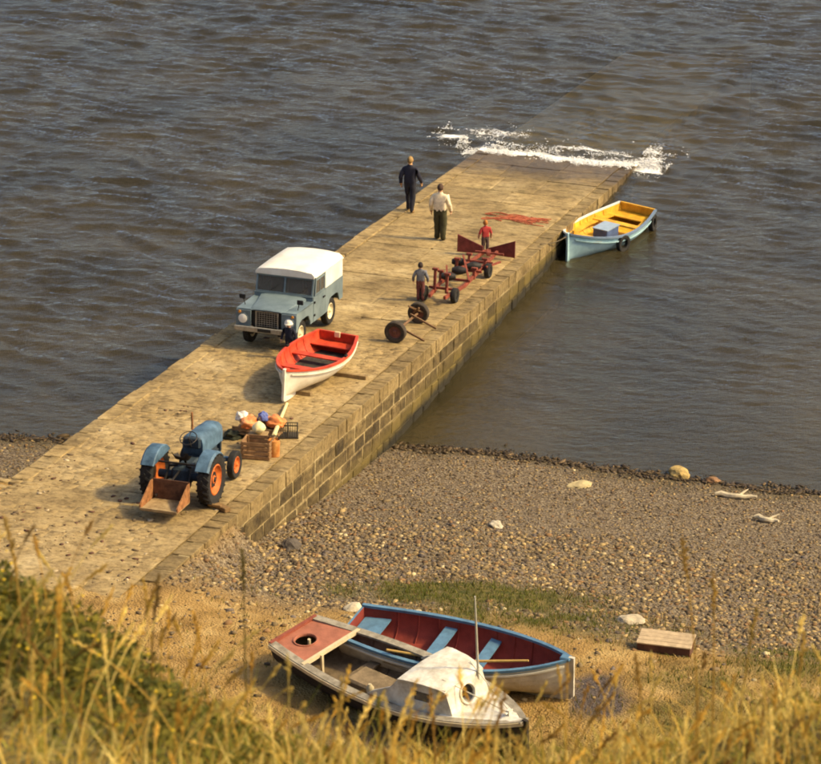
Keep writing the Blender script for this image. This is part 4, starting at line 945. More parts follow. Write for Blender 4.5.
# ---------------------------------------------------------------- the two old boats on the grass
def old_cabin_boat():
    tar = mat('tarred_hull', (.030, .022, .020), .75, .35, 5., .2)
    grey = mat('worn_grey_timber', (.26, .22, .155), .85, .25, 6., .3, c2=(.40, .35, .26))
    pink = mat('faded_red_deck', (.36, .13, .075), .8, .22, 4., .2)
    inn = mat('bare_inner_planks', (.165, .12, .07), .9, .3, 6., .3)
    wht = mat('dirty_white_paint', (.62, .54, .40), .65, .22, 3.5, .15, c2=(.84, .80, .68))
    buff = mat('buff_trim', (.62, .50, .30), .7, .15, 5., .15)
    h = Hull(5.6, 1.82, .66, tr=.68, sb=.20, ss=.05, full=.66, foot=.2, bow=2.3, wid=.45)
    a = math.atan2(-3.73, 4.18)
    x0, y0 = -2.15, 45.02
    e = empty('cabin_boat', Matrix.Translation((x0, y0, 3.12)) @ Matrix.Rotation(a, 4, 'Z') @ Euler((R(5), R(0), 0)).to_matrix().to_4x4(), 'derelict dark boat with a small white cabin lying in the grass', 'boat')
    h.shell().build('hull', tar, e, True)
    h.shell(-.035, .006, .992).build('inner_lining', inn, e, True)
    for s in (-1, 1):
        h.rail(s, -.05, .16, .04, .012).build('side_deck', grey, e)
        h.rail(s, .03, .05, .07, -.02).build('gunwale', buff if s < 0 else grey, e)
    keel(h, tar, e, .06, .06)
    h.floor(.14, .3, 4.6).build('floor_boards', inn, e)
    # stern deck with a round well hole
    zd = .70; hc = (.42, -.10); rh = .20; outer = []
    for x in [0.02, .2, .4, .6, .8, .95]: outer.append((x, -(h.b(x) - .03)))
    for x in [.95, .8, .6, .4, .2, .02]: outer.append((x, h.b(x) - .03))
    mb = MB(); n = 28; ring = [(hc[0] + rh * math.cos(2 * math.pi * k / n), hc[1] + rh * math.sin(2 * math.pi * k / n)) for k in range(n)]
    def ray(k):
        a_ = 2 * math.pi * k / n; d = (math.cos(a_), math.sin(a_)); best = 9
        for i in range(len(outer)):
            p, q = outer[i], outer[(i + 1) % len(outer)]; ex_, ey_ = q[0] - p[0], q[1] - p[1]; den = d[0] * ey_ - d[1] * ex_
            if abs(den) < 1e-9: continue
            t = ((p[0] - hc[0]) * ey_ - (p[1] - hc[1]) * ex_) / den; u = ((p[0] - hc[0]) * d[1] - (p[1] - hc[1]) * d[0]) / den
            if t > 0 and -1e-6 <= u <= 1 + 1e-6: best = min(best, t)
        return (hc[0] + d[0] * best, hc[1] + d[1] * best)
    out = [ray(k) for k in range(n)]
    vs = [(p[0], p[1], zd) for p in ring] + [(p[0], p[1], zd) for p in out] + [(p[0], p[1], zd - .03) for p in ring] + [(p[0], p[1], zd - .03) for p in out]
    fs = []
    for k in range(n):
        q = (k + 1) % n; fs += [(k, q, n + q, n + k), (2 * n + k, 3 * n + k, 3 * n + q, 2 * n + q), (k, 2 * n + k, 2 * n + q, q)]
    mb.add(vs, fs).build('stern_deck', pink, e)
    g = MB(); g.lathe([(0, rh + .0), (.02, rh + .01), (.02, rh + .035), (0, rh + .035)], 28, 'Z', (hc[0], hc[1], zd)); g.build('well_rim', pink, e)
    g = MB(); g.tube([(hc[0] + .02, hc[1] + .06, .2), (hc[0] + .05, hc[1] + .04, .72)], .03, 8); g.build('rudder_stock', buff, e)
    h.across(.97, .69, .07, .07, .02).build('deck_beam', buff, e)
    g = MB(); g.bar((.99, -.30, .14), (1.02, -.30, .70), .05, .05); g.build('post', buff, e)
    g = MB(); p = h.p(0, 1, 1); g.box((.0, 0, h.g(0) + .01), (.07, 2 * h.b(0), .07)); g.build('transom_cap', mat('dark_red_trim', (.26, .07, .04), .8, .2, 5., .2), e)
    # side planks, engine hatch, oddments
    for s in (-1, 1):
        mb = MB(); mb.loft([[(x, s * (h.b_at(x, .40) - .04), .42), (x, s * (h.b_at(x, .40) - .26), .42), (x, s * (h.b_at(x, .40) - .26), .38), (x, s * (h.b_at(x, .40) - .04), .38)] for x in (1.1, 1.6, 2.2, 2.8, 3.2)], closed=True, caps=True).build('side_bench', mat('greyed_bench', (.27, .21, .125), .85, .25, 5., .25), e)
    g = MB(); g.box((2.05, -.02, .28), (.95, .56, .26), ch=.04); g.build('engine_hatch', mat('hatch_wood', (.235, .17, .095), .85, .3, 5., .3), e)
    h.across(1.55, .30, .22, .04, .04).build('thwart', inn, e)
    g = MB(); g.lathe([(0, .07), (.10, .075), (.14, .05), (.18, .03), (.18, .001)], 12, 'Z', (2.30, -.40, .42)); g.build('fuel_can', mat('pale_can', (.55, .46, .28), .6, .15, 6., .1), e, True)
    g = MB(); g.lathe([(-.05, .08), (.05, .085), (.05, .06), (-.04, .055)], 12, 'Z', (2.68, -.55, .62)); g.build('tin', mat('red_tin', (.38, .09, .05), .6, .2, 6., .1), e)
    for x in (1.3, 1.8, 2.3, 2.8, 3.3):
        for s in (-1, 1): MB().tube([h.p(x, v, s, -.05) for v in (.3, .5, .7, .85, .98)], .02, 5).build('rib', inn, e)
    # cabin: sides rising from the side deck, raked front with a round port, low coamings aft
    xa, xf, zt = 3.30, 4.22, 1.24
    def hw(x, z): return (h.b(x) - .17) * (1 - .09 * (z - .7) / .55)
    g = MB(); secs = []
    for x, z in ((xa - .04, zt - .02), (xa + .1, zt + .01), (xa + .5, zt + .03), (xf - .12, zt + .01), (xf + .02, zt - .03)):
        b = hw(x, zt) + .03; secs.append([(x, -b, z - .05), (x, -b, z - .015), (x, -b * .5, z + .015), (x, 0, z + .03), (x, b * .5, z + .015), (x, b, z - .015), (x, b, z - .05)])
    g.loft(secs, closed=True, caps=True).build('cabin_roof', wht, e)
    zg = .68
    for s in (-1, 1):
        def yy(x, z): return s * hw(min(x, 4.35), z)
        wx0, wx1, wz0, wz1 = 3.60, 3.92, .89, 1.08
        X_ = [xa - .02, wx0, wx1, xf]; Z_ = [zg, wz0, wz1, zt - .02]; g = MB()
        for i in range(3):
            for j in range(3):
                if i == 1 and j == 1: continue
                x0_, x1_, z0_, z1_ = X_[i], X_[i + 1], Z_[j], Z_[j + 1]
                q = [(x0_, z0_), (x1_, z0_), (x1_, z1_), (x0_, z1_)]
                g.add([(a_, yy(a_, b_), b_) for a_, b_ in q] + [(a_, yy(a_, b_) - s * .03, b_) for a_, b_ in q], [(0, 1, 2, 3), (7, 6, 5, 4), (0, 4, 5, 1), (1, 5, 6, 2), (2, 6, 7, 3), (3, 7, 4, 0)])
        # coaming sweeping down aft
        g.add([(xa - .02, yy(xa, zt), zt - .02), (xa - .02, yy(xa, zg), zg), (xa - .75, yy(xa - .75, zg), zg), (xa - .62, yy(xa - .6, zg + .1), zg + .10), (xa - .22, yy(xa - .2, zg + .3), zg + .30),
               (xa - .02, yy(xa, zt) - s * .03, zt - .02), (xa - .02, yy(xa, zg) - s * .03, zg), (xa - .75, yy(xa - .75, zg) - s * .03, zg), (xa - .62, yy(xa - .6, zg + .1) - s * .03, zg + .10), (xa - .22, yy(xa - .2, zg + .3) - s * .03, zg + .30)],
              [(0, 1, 2, 3, 4), (9, 8, 7, 6, 5), (2, 7, 8, 3), (3, 8, 9, 4), (4, 9, 5, 0)])
        # side of the fore cabin, down to the bow
        g.add([(xf, yy(xf, zg), zg), (xf, yy(xf, zt), zt - .02), (xf + .17, yy(xf + .17, zg), zg + .02), (xf, yy(xf, zg) - s * .03, zg), (xf, yy(xf, zt) - s * .03, zt - .02), (xf + .17, yy(xf + .17, zg) - s * .03, zg + .02)], [(0, 2, 1), (3, 4, 5), (1, 2, 5, 4), (0, 3, 5, 2)])
        cs = g.build('cabin_side', wht, e)
        g = MB(); q = [(wx0 + .0, wz0), (wx1, wz0), (wx1, wz1), (wx0, wz1)]; g.add([(a_, yy(a_, b_) - s * .02, b_) for a_, b_ in q], [(0, 1, 2, 3)]); g.build('pane', glass_m, cs)
    # raked front with a round hole
    n = 24; c0 = Vector((xf + .22, 0, .98)); dn = Vector((.17, 0, -(zt - .04 - zg - .02))).normalized(); nr = Vector((dn.z * -1, 0, dn.x))
    bt, bb = hw(xf, zt), hw(4.35, zg); top = Vector((xf, 0, zt - .02)); bot = Vector((xf + .17, 0, zg + .02)); cm = (top + bot) / 2
    hl = (bot - top).length / 2; rh = .165; ringp = []; outp = []
    for k in range(n):
        a_ = 2 * math.pi * k / n; cs_, sn_ = math.cos(a_), math.sin(a_)
        ringp.append(cm + dn * (rh * cs_) + Vector((0, rh * sn_, 0)))
        t = 9
        if abs(cs_) > 1e-6: t = hl / abs(cs_)
        for _ in range(6):
            v = cs_ * t; bw = bt + (bb - bt) * (v + hl) / (2 * hl)
            if abs(sn_) * t > bw: t = bw / abs(sn_)
        outp.append(cm + dn * (cs_ * t) + Vector((0, sn_ * t, 0)))
    mb = MB(); off = nr * -.03
    vs = ringp + outp + [p + off for p in ringp] + [p + off for p in outp]; fs = []
    for k in range(n): q = (k + 1) % n; fs += [(k, q, n + q, n + k), (2 * n + k, 3 * n + k, 3 * n + q, 2 * n + q), (k, 2 * n + k, 2 * n + q, q)]
    cf = mb.add(vs, fs).build('cabin_front', wht, e)
    mb = MB(); mb.tube([cm + nr * .015 + dn * ((rh + .02) * math.cos(2 * math.pi * k / 24)) + Vector((0, (rh + .02) * math.sin(2 * math.pi * k / 24), 0)) for k in range(25)], .024, 6); mb.build('port_rim', wht, cf, True)
    # foredeck
    mb = MB(); secs = []
    for x in (xf - .1, 4.3, 4.6, 5.0, 5.3, 5.55):
        b = max(.03, h.b(x) - .02); z = h.g(x) + .02; secs.append([(x, -b, z), (x, 0, z + .035), (x, b, z), (x, 0, z - .03)])
    mb.loft(secs, closed=True, caps=True).build('foredeck', wht, e)
    g = MB(); g.bar((5.25, 0, h.g(5.2)), (5.25, 0, h.g(5.2) + .16), .07, .07); g.tube([(5.25, -.1, h.g(5.2) + .12), (5.25, .1, h.g(5.2) + .12)], .018, 6); g.build('mooring_post', wht, e)
    # pole and stays
    g = MB(); g.tube([(4.25, .36, .66), (4.28, .36, 2.75)], [.026, .016], 8); g.build('mast', mat('grey_pole', (.45, .42, .33), .6, .15, 6., .1), e, True)
    g = MB(); g.tube([(4.0, -.30, zt + .04), (5.25, -.02, h.g(5.2) + .12)], .010, 5); g.tube([(4.0, .45, zt + .04), (5.25, .02, h.g(5.2) + .12)], .010, 5); g.build('stay', mat('pale_rope', (.6, .54, .4), .8, .1, 30., .2), e)
    return e
old_cabin_boat()

def old_open_boat():
    pale = mat('flaking_pale_paint', (.50, .45, .34), .7, .16, 3., .15, c2=(.64, .59, .47))
    blue = mat('faded_blue_trim', (.10, .20, .30), .7, .22, 5., .12)
    red = mat('oxide_red_inside', (.24, .04, .026), .75, .22, 3., .15)
    h = Hull(4.45, 1.58, .62, tr=.70, sb=.24, ss=.06, full=.64, foot=.14, bow=2.1)
    a = R(-24.8)
    e = empty('open_boat', Matrix.Translation((-1.10, 45.36, 3.20)) @ Matrix.Rotation(a, 4, 'Z') @ Euler((R(7), 0, 0)).to_matrix().to_4x4(), 'old open boat, blue rail and dark red inside, behind the white cabin boat', 'boat')
    # clinker planking: each strake laps over the one below
    NS = 7
    for s in (-1, 1):
        for k in range(NS):
            v0 = (k / NS) ** .85 - (.012 if k else 0); v1 = ((k + 1) / NS) ** .85; mb = MB(); secs = []
            for x in h.xs(16):
                o0 = .016; o1 = .002
                secs.append([h.p(x, v0, s, o0), h.p(x, (v0 + v1) / 2, s, (o0 + o1) / 2), h.p(x, v1, s, o1), h.p(x, v1, s, -.012), h.p(x, v0, s, .0)])
            mb.loft(secs, closed=True, caps=True).build('strake', pale, e)
    g = MB(); sec = [h.p(0, j / 8, -1) for j in range(8, -1, -1)] + [h.p(0, j / 8, 1) for j in range(1, 9)]
    n = len(sec); g.add(sec + [p + Vector((.04, 0, 0)) for p in sec], [tuple(range(n)), tuple(range(2 * n - 1, n - 1, -1))] + [(i, i + n, (i + 1) % n + n, (i + 1) % n) for i in range(n)]); g.build('transom', blue, e)
    h.shell(-.025, .01, .992).build('inner_lining', red, e, True)
    for s in (-1, 1): h.rail(s, .0, .075, .055, .01).build('gunwale', blue, e); h.rail(s, .03, .03, .04, -.09, .0, .98).build('rubbing_strake', mat('white_band', (.66, .62, .5), .6, .1, 4., .08), e)
    keel(h, pale, e, .08, .06)
    h.floor(.13, .2, 3.6).build('floor_boards', red, e)
    h.across(.32, .46, .5, .03).build('stern_seat', blue, e)
    for x, w_ in ((1.75, .24), (2.70, .22)): h.across(x, .45, w_, .035).build('thwart', blue, e)
    h.floor(.52, 3.85, 4.3, 5, .03).build('bow_seat', red, e)
    g = MB(); g.box((4.36, 0, h.g(4.36) + .03), (.20, .16, .07), ch=.02); g.build('stem_cap', blue, e)
    for x in (.7, 1.1, 1.5, 1.9, 2.3, 2.7, 3.1, 3.5):
        for s in (-1, 1): MB().tube([h.p(x, v, s, -.035) for v in (.3, .5, .65, .85, .98)], .014, 5).build('rib', red, e)
    return h, e
ho, oe = old_open_boat()
g = MB(); g.tube([(1.1, -.72, .74), (2.4, -.52, .66), (3.75, -.30, .86)], [.022, .03, .02], 8); g.add([], [])
o = g.build('wooden_spar', mat('varnished_spar', (.55, .34, .09), .6, .15, 8., .1), None, True); o.matrix_world = oe.matrix_world.copy(); tag(o, 'thin yellowish wooden spar laid across the old open boat', 'spar')

# ---------------------------------------------------------------- wooden hatch on the shore
def hatch():
    e = empty('wooden_hatch', Matrix.Translation((4.92, 46.32, float(beach_h(4.92, 46.32)) + .0)) @ Matrix.Rotation(R(-15), 4, 'Z'), 'weathered plank hatch on low legs standing in the shore grass', 'hatch')
    pl = mat('bleached_planks', (.46, .34, .20), .85, .2, 6., .3); dk = mat('painted_shade_wood', (.10, .045, .028), .9, .3, 6., .3)  # rails and end boards: front shade under the planks put into dark colour
    for k in range(4): b = MB(); b.box((0, -.235 + k * .157, .245 + random.uniform(-.004, .004)), (1.06 + random.uniform(-.02, .02), .15, .03), ch=.006); b.build('plank', pl, e)
    b = MB(); b.box((0, -.28, .155), (1.02, .03, .14)); b.box((0, .28, .155), (1.02, .03, .14)); b.build('side_rail', dk, e)
    for x in (-.48, .48):
        b = MB(); b.box((x, 0, .11), (.05, .52, .22)); b.build('end_board', dk, e)
hatch()

# ---------------------------------------------------------------- things on the ramp
def fish_crate():
    e = empty('slatted_crate', on_slip(30.9, .95, 8, .0) @ Matrix.Scale(.88, 4), 'brown slatted wooden crate in front of the tractor', 'crate')
    cw = mat('crate_slat_wood', (.27, .15, .065), .9, .35, 6., .35); lx, ly, hz = .62, .74, .46
    for z in (.08, .20, .32, .44):
        for s in (-1, 1):
            b = MB(); b.box((0, s * ly / 2, z), (lx, .022, .085)); b.build('slat', cw, e)
            b = MB(); b.box((s * lx / 2, 0, z), (.022, ly - .03, .085)); b.build('slat', cw, e)
    for sx in (-1, 1):
        for sy in (-1, 1): b = MB(); b.box((sx * (lx / 2 - .035), sy * (ly / 2 - .035), hz / 2), (.045, .045, hz)); b.build('corner_post', cw, e)
    b = MB(); b.box((0, 0, .03), (lx - .03, ly - .03, .03)); b.build('bottom', cw, e)
fish_crate()
g = MB(); secs = []
for k in range(9):
    q = k / 8; secs.append([(math.cos(2 * math.pi * j / 14) * (.15 * math.sin(math.pi * (.08 + .92 * q)) + .012) * (1 + .06 * math.sin(3 * j)), math.sin(2 * math.pi * j / 14) * (.15 * math.sin(math.pi * (.08 + .92 * q)) + .012), -.14 + .31 * q) for j in range(14)])
g.loft(secs, closed=True, caps=True); bu = g.build('round_float', mat('cream_float', (.82, .66, .26), .5, .1, 6., .05, c2=(.88, .80, .5)), None, True); bu.matrix_world = on_slip(30.42, 1.12, 0, .52)
tag(bu, 'round cream coloured fishing float beside the slatted crate', 'float')
g = MB(); g.tube([(0, 0, .15), (0, 0, .21), (.03, 0, .24), (.06, 0, .21), (.06, 0, .16)], .016, 6); g.build('eye', mat('dark_rope', (.12, .09, .05)), bu)
g = MB(); g.box((0, 0, .18), (.34, .40, .36), ch=.02); g.box((0, 0, .365), (.38, .44, .02)); o = g.build('wooden_box', mat('old_box_wood', (.30, .20, .09), .9, .3, 6., .3)); o.matrix_world = on_slip(30.40, 1.14, 12); tag(o, 'small wooden box carrying the cream float', 'box')
def bundle(name, t, u, hh, size, m, lab, seed, cat='bundle'):
    bm = bmesh.new(); bmesh.ops.create_icosphere(bm, subdivisions=4, radius=1.0)
    for v in bm.verts:
        q = mnoise.noise(v.co * 1.6 + Vector((seed, 0, 0))) * .38 + mnoise.noise(v.co * 4 + Vector((seed, 3, 1))) * .16 + abs(mnoise.noise(v.co * 8 + Vector((seed, 1, 7)))) * .10
        v.co *= (1 + q); v.co = Vector((v.co.x * size[0], v.co.y * size[1], max(v.co.z, -.55) * size[2]))
    for f in bm.faces: f.smooth = True
    me = bpy.data.meshes.new(name); bm.to_mesh(me); bm.free(); me.materials.append(m)
    o = bpy.data.objects.new(name, me); col.objects.link(o); o.matrix_world = on_slip(t, u, seed * 40, hh + size[2] * .55); return tag(o, lab, cat)
orm = mat('orange_oilskin', (.80, .17, .03), .6, .15, 5., .15, c2=(.86, .36, .14)); wtm = mat('white_canvas', (.80, .72, .60), .7, .1, 6., .15)
bundle('oilskin', 29.75, 1.62, .28, (.20, .26, .15), orm, 'crumpled orange oilskin at the left of the heap behind the crate', 2.1)
bundle('oilskin', 29.45, 1.10, .28, (.20, .28, .14), mat('salmon_oilskin', (.76, .25, .07), .6, .2, 5., .15), 'salmon coloured oilskin at the right of the heap behind the crate', 3.4)
bundle('white_sack', 29.62, 1.86, .36, (.13, .15, .13), wtm, 'small white canvas sack on the left end of the oilskin heap', 4.2, 'sack')
bundle('blue_bag', 29.55, 1.36, .40, (.12, .12, .13), mat('blue_cloth', (.11, .14, .36), .7, .15, 6., .15), 'small blue cloth bag in the middle of the oilskin heap', 5.7, 'bag')
bundle('dark_net', 29.9, 1.95, .0, (.20, .24, .13), mat('tarred_net', (.03, .032, .018), .95, .4, 14., .6), 'dark heap of net left of the oilskins', 6.3, 'net')
g = MB(); g.box((0, 0, .14), (.62, 1.1, .04))
for x in (-.26, .26):
    for y in (-.48, .48): g.box((x, y, .06), (.06, .06, .12))
for y in (-.4, -.13, .13, .4): g.box((0, y, .20), (.62, .16, .03))
for x in (-.28, .28): g.box((x, 0, .25), (.03, 1.1, .1))
o = g.build('fish_tray', mat('tray_wood', (.25, .15, .07), .9, .3, 6., .3)); o.matrix_world = on_slip(29.62, 1.45, 4); tag(o, 'low wooden tray holding the orange oilskin heap', 'tray')
# pale pole from the boat to an orange can
def pole():
    P0 = on_slip(27.25, 1.66, 0, .05).translation; P1 = on_slip(30.55, .70, 0, .42).translation
    g = MB(); g.tube([(0, 0, 0), (P1 - P0) * .5 + Vector((0, 0, .01)), P1 - P0], [.034, .044, .055], 8)
    o = g.build('towing_pole', mat('pale_yellow_pole', (.80, .66, .30), .6, .1, 6., .1), None, True); o.location = P0; tag(o, 'pale yellow pole leaning from the orange can towards the red boat', 'pole')
    e = empty('orange_can', on_slip(30.75, .62, 10), 'rusty orange can at the lower end of the pale pole', 'can')
    om = mat('rusty_orange', (.62, .20, .04), .75, .3, 6., .25, c2=(.70, .34, .09))
    g = MB(); g.lathe([(0, .001), (0, .13), (.03, .14), (.12, .135), (.14, .142), (.26, .138), (.28, .145), (.40, .14), (.41, .125), (.37, .12), (.36, .001)], 18, 'Z'); g.build('body', om, e, True)
    g = MB(); g.tube([(0, .135, .38), (0, .10, .50), (0, -.10, .50), (0, -.135, .38)], .012, 6); g.build('handle', iron, e)
pole()
def box_frame():
    e = empty('black_creel', on_slip(29.35, .82, 20), 'small black lobster creel beside the pale pole', 'creel')
    g = MB(); g.box((0, 0, .03), (.40, .50, .04)); g.build('base', mat('tarred_wood', (.05, .04, .028), .9, .3, 8., .3), e)
    for y in (-.22, 0, .22):
        g = MB(); g.tube([(-.18, y, .04), (-.18, y, .20), (-.10, y, .31), (0, y, .34), (.10, y, .31), (.18, y, .20), (.18, y, .04)], .018, 6); g.build('hoop', mat('tarred_wood', (.05, .04, .028)), e)
    g = MB()
    for a in (-.18, -.10, 0, .10, .18):
        z = {0: .34, .10: .31, .18: .20}[abs(a)]; g.tube([(a, -.24, z), (a, .24, z)], .009, 5)
    for k in range(9): y = -.22 + k * .055; g.tube([(-.18, y, .04), (-.18, y, .20), (-.10, y, .31), (0, y, .34), (.10, y, .31), (.18, y, .20), (.18, y, .04)], .005, 4)
    n_ = g.build('netting', mat('tarred_net', (.03, .032, .018)), e); n_['kind'] = 'stuff'
box_frame()
g = MB(); g.box((0, 0, .05), (.42, .16, .10), ch=.012); g.box((.1, .12, .10), (.30, .08, .06), (0, 0, .5), ch=.01); o = g.build('broken_timber', mat('dark_ochre_wood', (.22, .13, .05), .9, .3, 6., .3)); o.matrix_world = on_slip(34.35, .40, 60); tag(o, 'broken piece of timber beside the tractor rear wheel', 'timber')

def launching_axle():
    e = empty('launching_trolley', up_slip(20.43, .92, 0, .0), 'two wheeled boat launching axle with brown tyres on the slipway', 'trolley')
    rm = mat('brown_red_hub', (.17, .065, .045), .8, .3, 6., .2); tyre_b = mat('dusty_tyre', (.055, .042, .03), .9, .3, 9., .2)
    fr = mat('rusty_brown_bar', (.17, .095, .045), .85, .3, 6., .3)
    for s, x in ((-1, -.94), (1, .94)):
        t = MB(); tyre_mesh(t, .29, .17, .165, n=24); t.lathe([(-.06, .165), (.06, .165)], 24, 'Y'); o = t.build('wheel', tyre_b, e, True); o.location = (x, 0, .29 - x * K); o.rotation_euler = (0, 0, R(90))
        d = MB(); d.lathe([(-.07, .001), (-.07, .05), (-.03, .06), (-.02, .15), (-.05, .17), (.05, .17), (.02, .15), (.03, .06), (.07, .05), (.07, .001)], 18, 'Y'); d.build('hub', rm, o, True)
    g = MB(); g.tube([(-.94, 0, .29 + .94 * K), (.94, 0, .29 - .94 * K)], .035, 8); g.build('axle', fr, e)
    for x in (-.55, .42):
        g = MB(); g.bar((x, .06, .36), (x + .02, -.66, .03), .045, .045); g.build('prop', fr, e)
    g = MB(); g.bar((.62, .18, .50), (.95, -.2, .22), .04, .04); g.bar((.62, -.12, .48), (.98, .18, .16), .04, .04); g.build('brace', fr, e)
launching_axle()

def cradle():
    e = empty('boat_cradle', on_slip(17.45, .98, -1), 'rusty red boat cradle with flared boards at its seaward end', 'cradle')
    red = mat('rusty_red_paint', (.23, .055, .03), .8, .3, 6., .25); drk = mat('dark_oxide_board', (.15, .03, .022), .8, .3, 5., .2)
    for s, y0, y1 in ((1, .36, .25), (-1, -.36, -.10)):
        g = MB(); g.bar((-.3, y0 * .6, .24), (1.0, y0, .26), .07, .09); g.bar((1.0, y0, .26), (4.7, y1, .26), .07, .09); g.build('rail', red, e)
    for x in (.3, 1.3, 2.3, 3.3, 4.3):
        g = MB(); g.bar((x, -.42, .32), (x, .44, .32), .06, .06); g.build('crossbar', red, e)
    for x, y, z in ((.2, .25, .86), (.25, -.08, .74), (1.1, .40, .55), (1.9, -.32, .50), (2.4, .36, .58), (2.9, -.30, .52), (3.3, .3, .5)):
        g = MB(); g.bar((x, y, .2), (x + .05, y, z), .07, .06); g.box((x + .05, y, z), (.10, .16, .06)); g.build('upright', red, e)
    for x, y, a in ((1.0, .12, .3), (1.7, .05, .2), (2.3, -.18, .5), (2.55, .34, .2)):
        g = MB(); g.lathe([(-.20, .001), (-.20, .07), (-.05, .12), (.05, .12), (.20, .07), (.20, .001)], 14, 'Y'); o = g.build('roller', iron, e, True); o.location = (x, y, .47); o.rotation_euler = (0, 0, a)
    for x, y in ((.15, -.36), (.05, .50), (2.9, -.42), (2.9, .46)):
        g = MB(); tyre_mesh(g, .21, .14, .10, n=18); g.lathe([(-.04, .10), (-.04, .001)], 18, 'Y'); g.lathe([(.04, .10), (.04, .001)], 18, 'Y'); o = g.build('wheel', rubber, e, True); o.location = (x, y, .21)
    g = MB(); g.bar((.0, -.2, .30), (1.5, .35, .62), .05, .05); g.bar((1.2, -.42, .35), (2.8, .30, .60), .05, .05); g.bar((2.7, -.42, .36), (3.6, -.55, .30), .05, .05); g.build('brace', red, e)
    # flared boards, tall at the outer ends
    R2 = Matrix.Rotation(R(1), 3, 'Z')
    def wing(y0, y1, h0, h1, x0, x1):
        vs = []
        for (y, h, x) in ((y0, h0, x0), (y1, h1, x1)):
            for dx in (0, .05): vs += [R2 @ Vector((x + dx, y, .10)) , R2 @ Vector((x + dx, y, .10 + h))]
        g = MB(); g.add(vs, [(0, 1, 5, 4), (2, 6, 7, 3), (0, 2, 3, 1), (4, 5, 7, 6), (1, 3, 7, 5), (0, 4, 6, 2)]); o = g.build('flared_board', drk, e); o.location = (4.9, .24, 0); return o
    wing(.92, .18, .52, .20, -.06, .06); wing(.0, -.82, .18, .50, .04, -.05)
    g = MB(); g.bar((4.2, 0, .30), (4.98, .24, .20), .12, .10); g.build('nose_beam', red, e)
cradle()

# red net lying on the lower ramp
n = 320; a = rng.uniform(0, 6.28, n); P = []
mb = MB()
for k in range(46):
    x0 = rng.normal(0, .22); y0 = rng.uniform(-.75, .75); pts = []
    d = rng.uniform(-.5, .5)
    for j in range(5): pts.append((x0 + .10 * math.sin(j + d * 6) , y0 + (j - 2) * .16, .015 + .02 * abs(math.sin(j * 1.3 + k))))
    mb.tube(pts, .014, 5)
o = mb.build('red_net', mat('faded_red_twine', (.42, .11, .05), .9, .2, 20., .2)); o.matrix_world = on_slip(8.0, 1.65, 0, .0); tag(o, 'faded red net spread flat on the lower slipway', 'net', None, None); o['kind'] = 'stuff'
# mooring ring and rope to the blue boat
P0 = on_slip(10.6, .12, 0, .03).translation; P1 = be.matrix_world @ Vector((3.9, 0, hb.g(3.9) + .1)); g = MB()
g.tube([P0.lerp(P1, k / 8) - Vector((0, 0, .12 * math.sin(math.pi * k / 8))) - P0 for k in range(9)], .016, 6)
o = g.build('mooring_rope', mat('dark_rope', (.12, .09, .05)), None, True); o.location = P0; tag(o, 'thin rope from the slipway edge to the bow of the pale blue boat', 'rope')

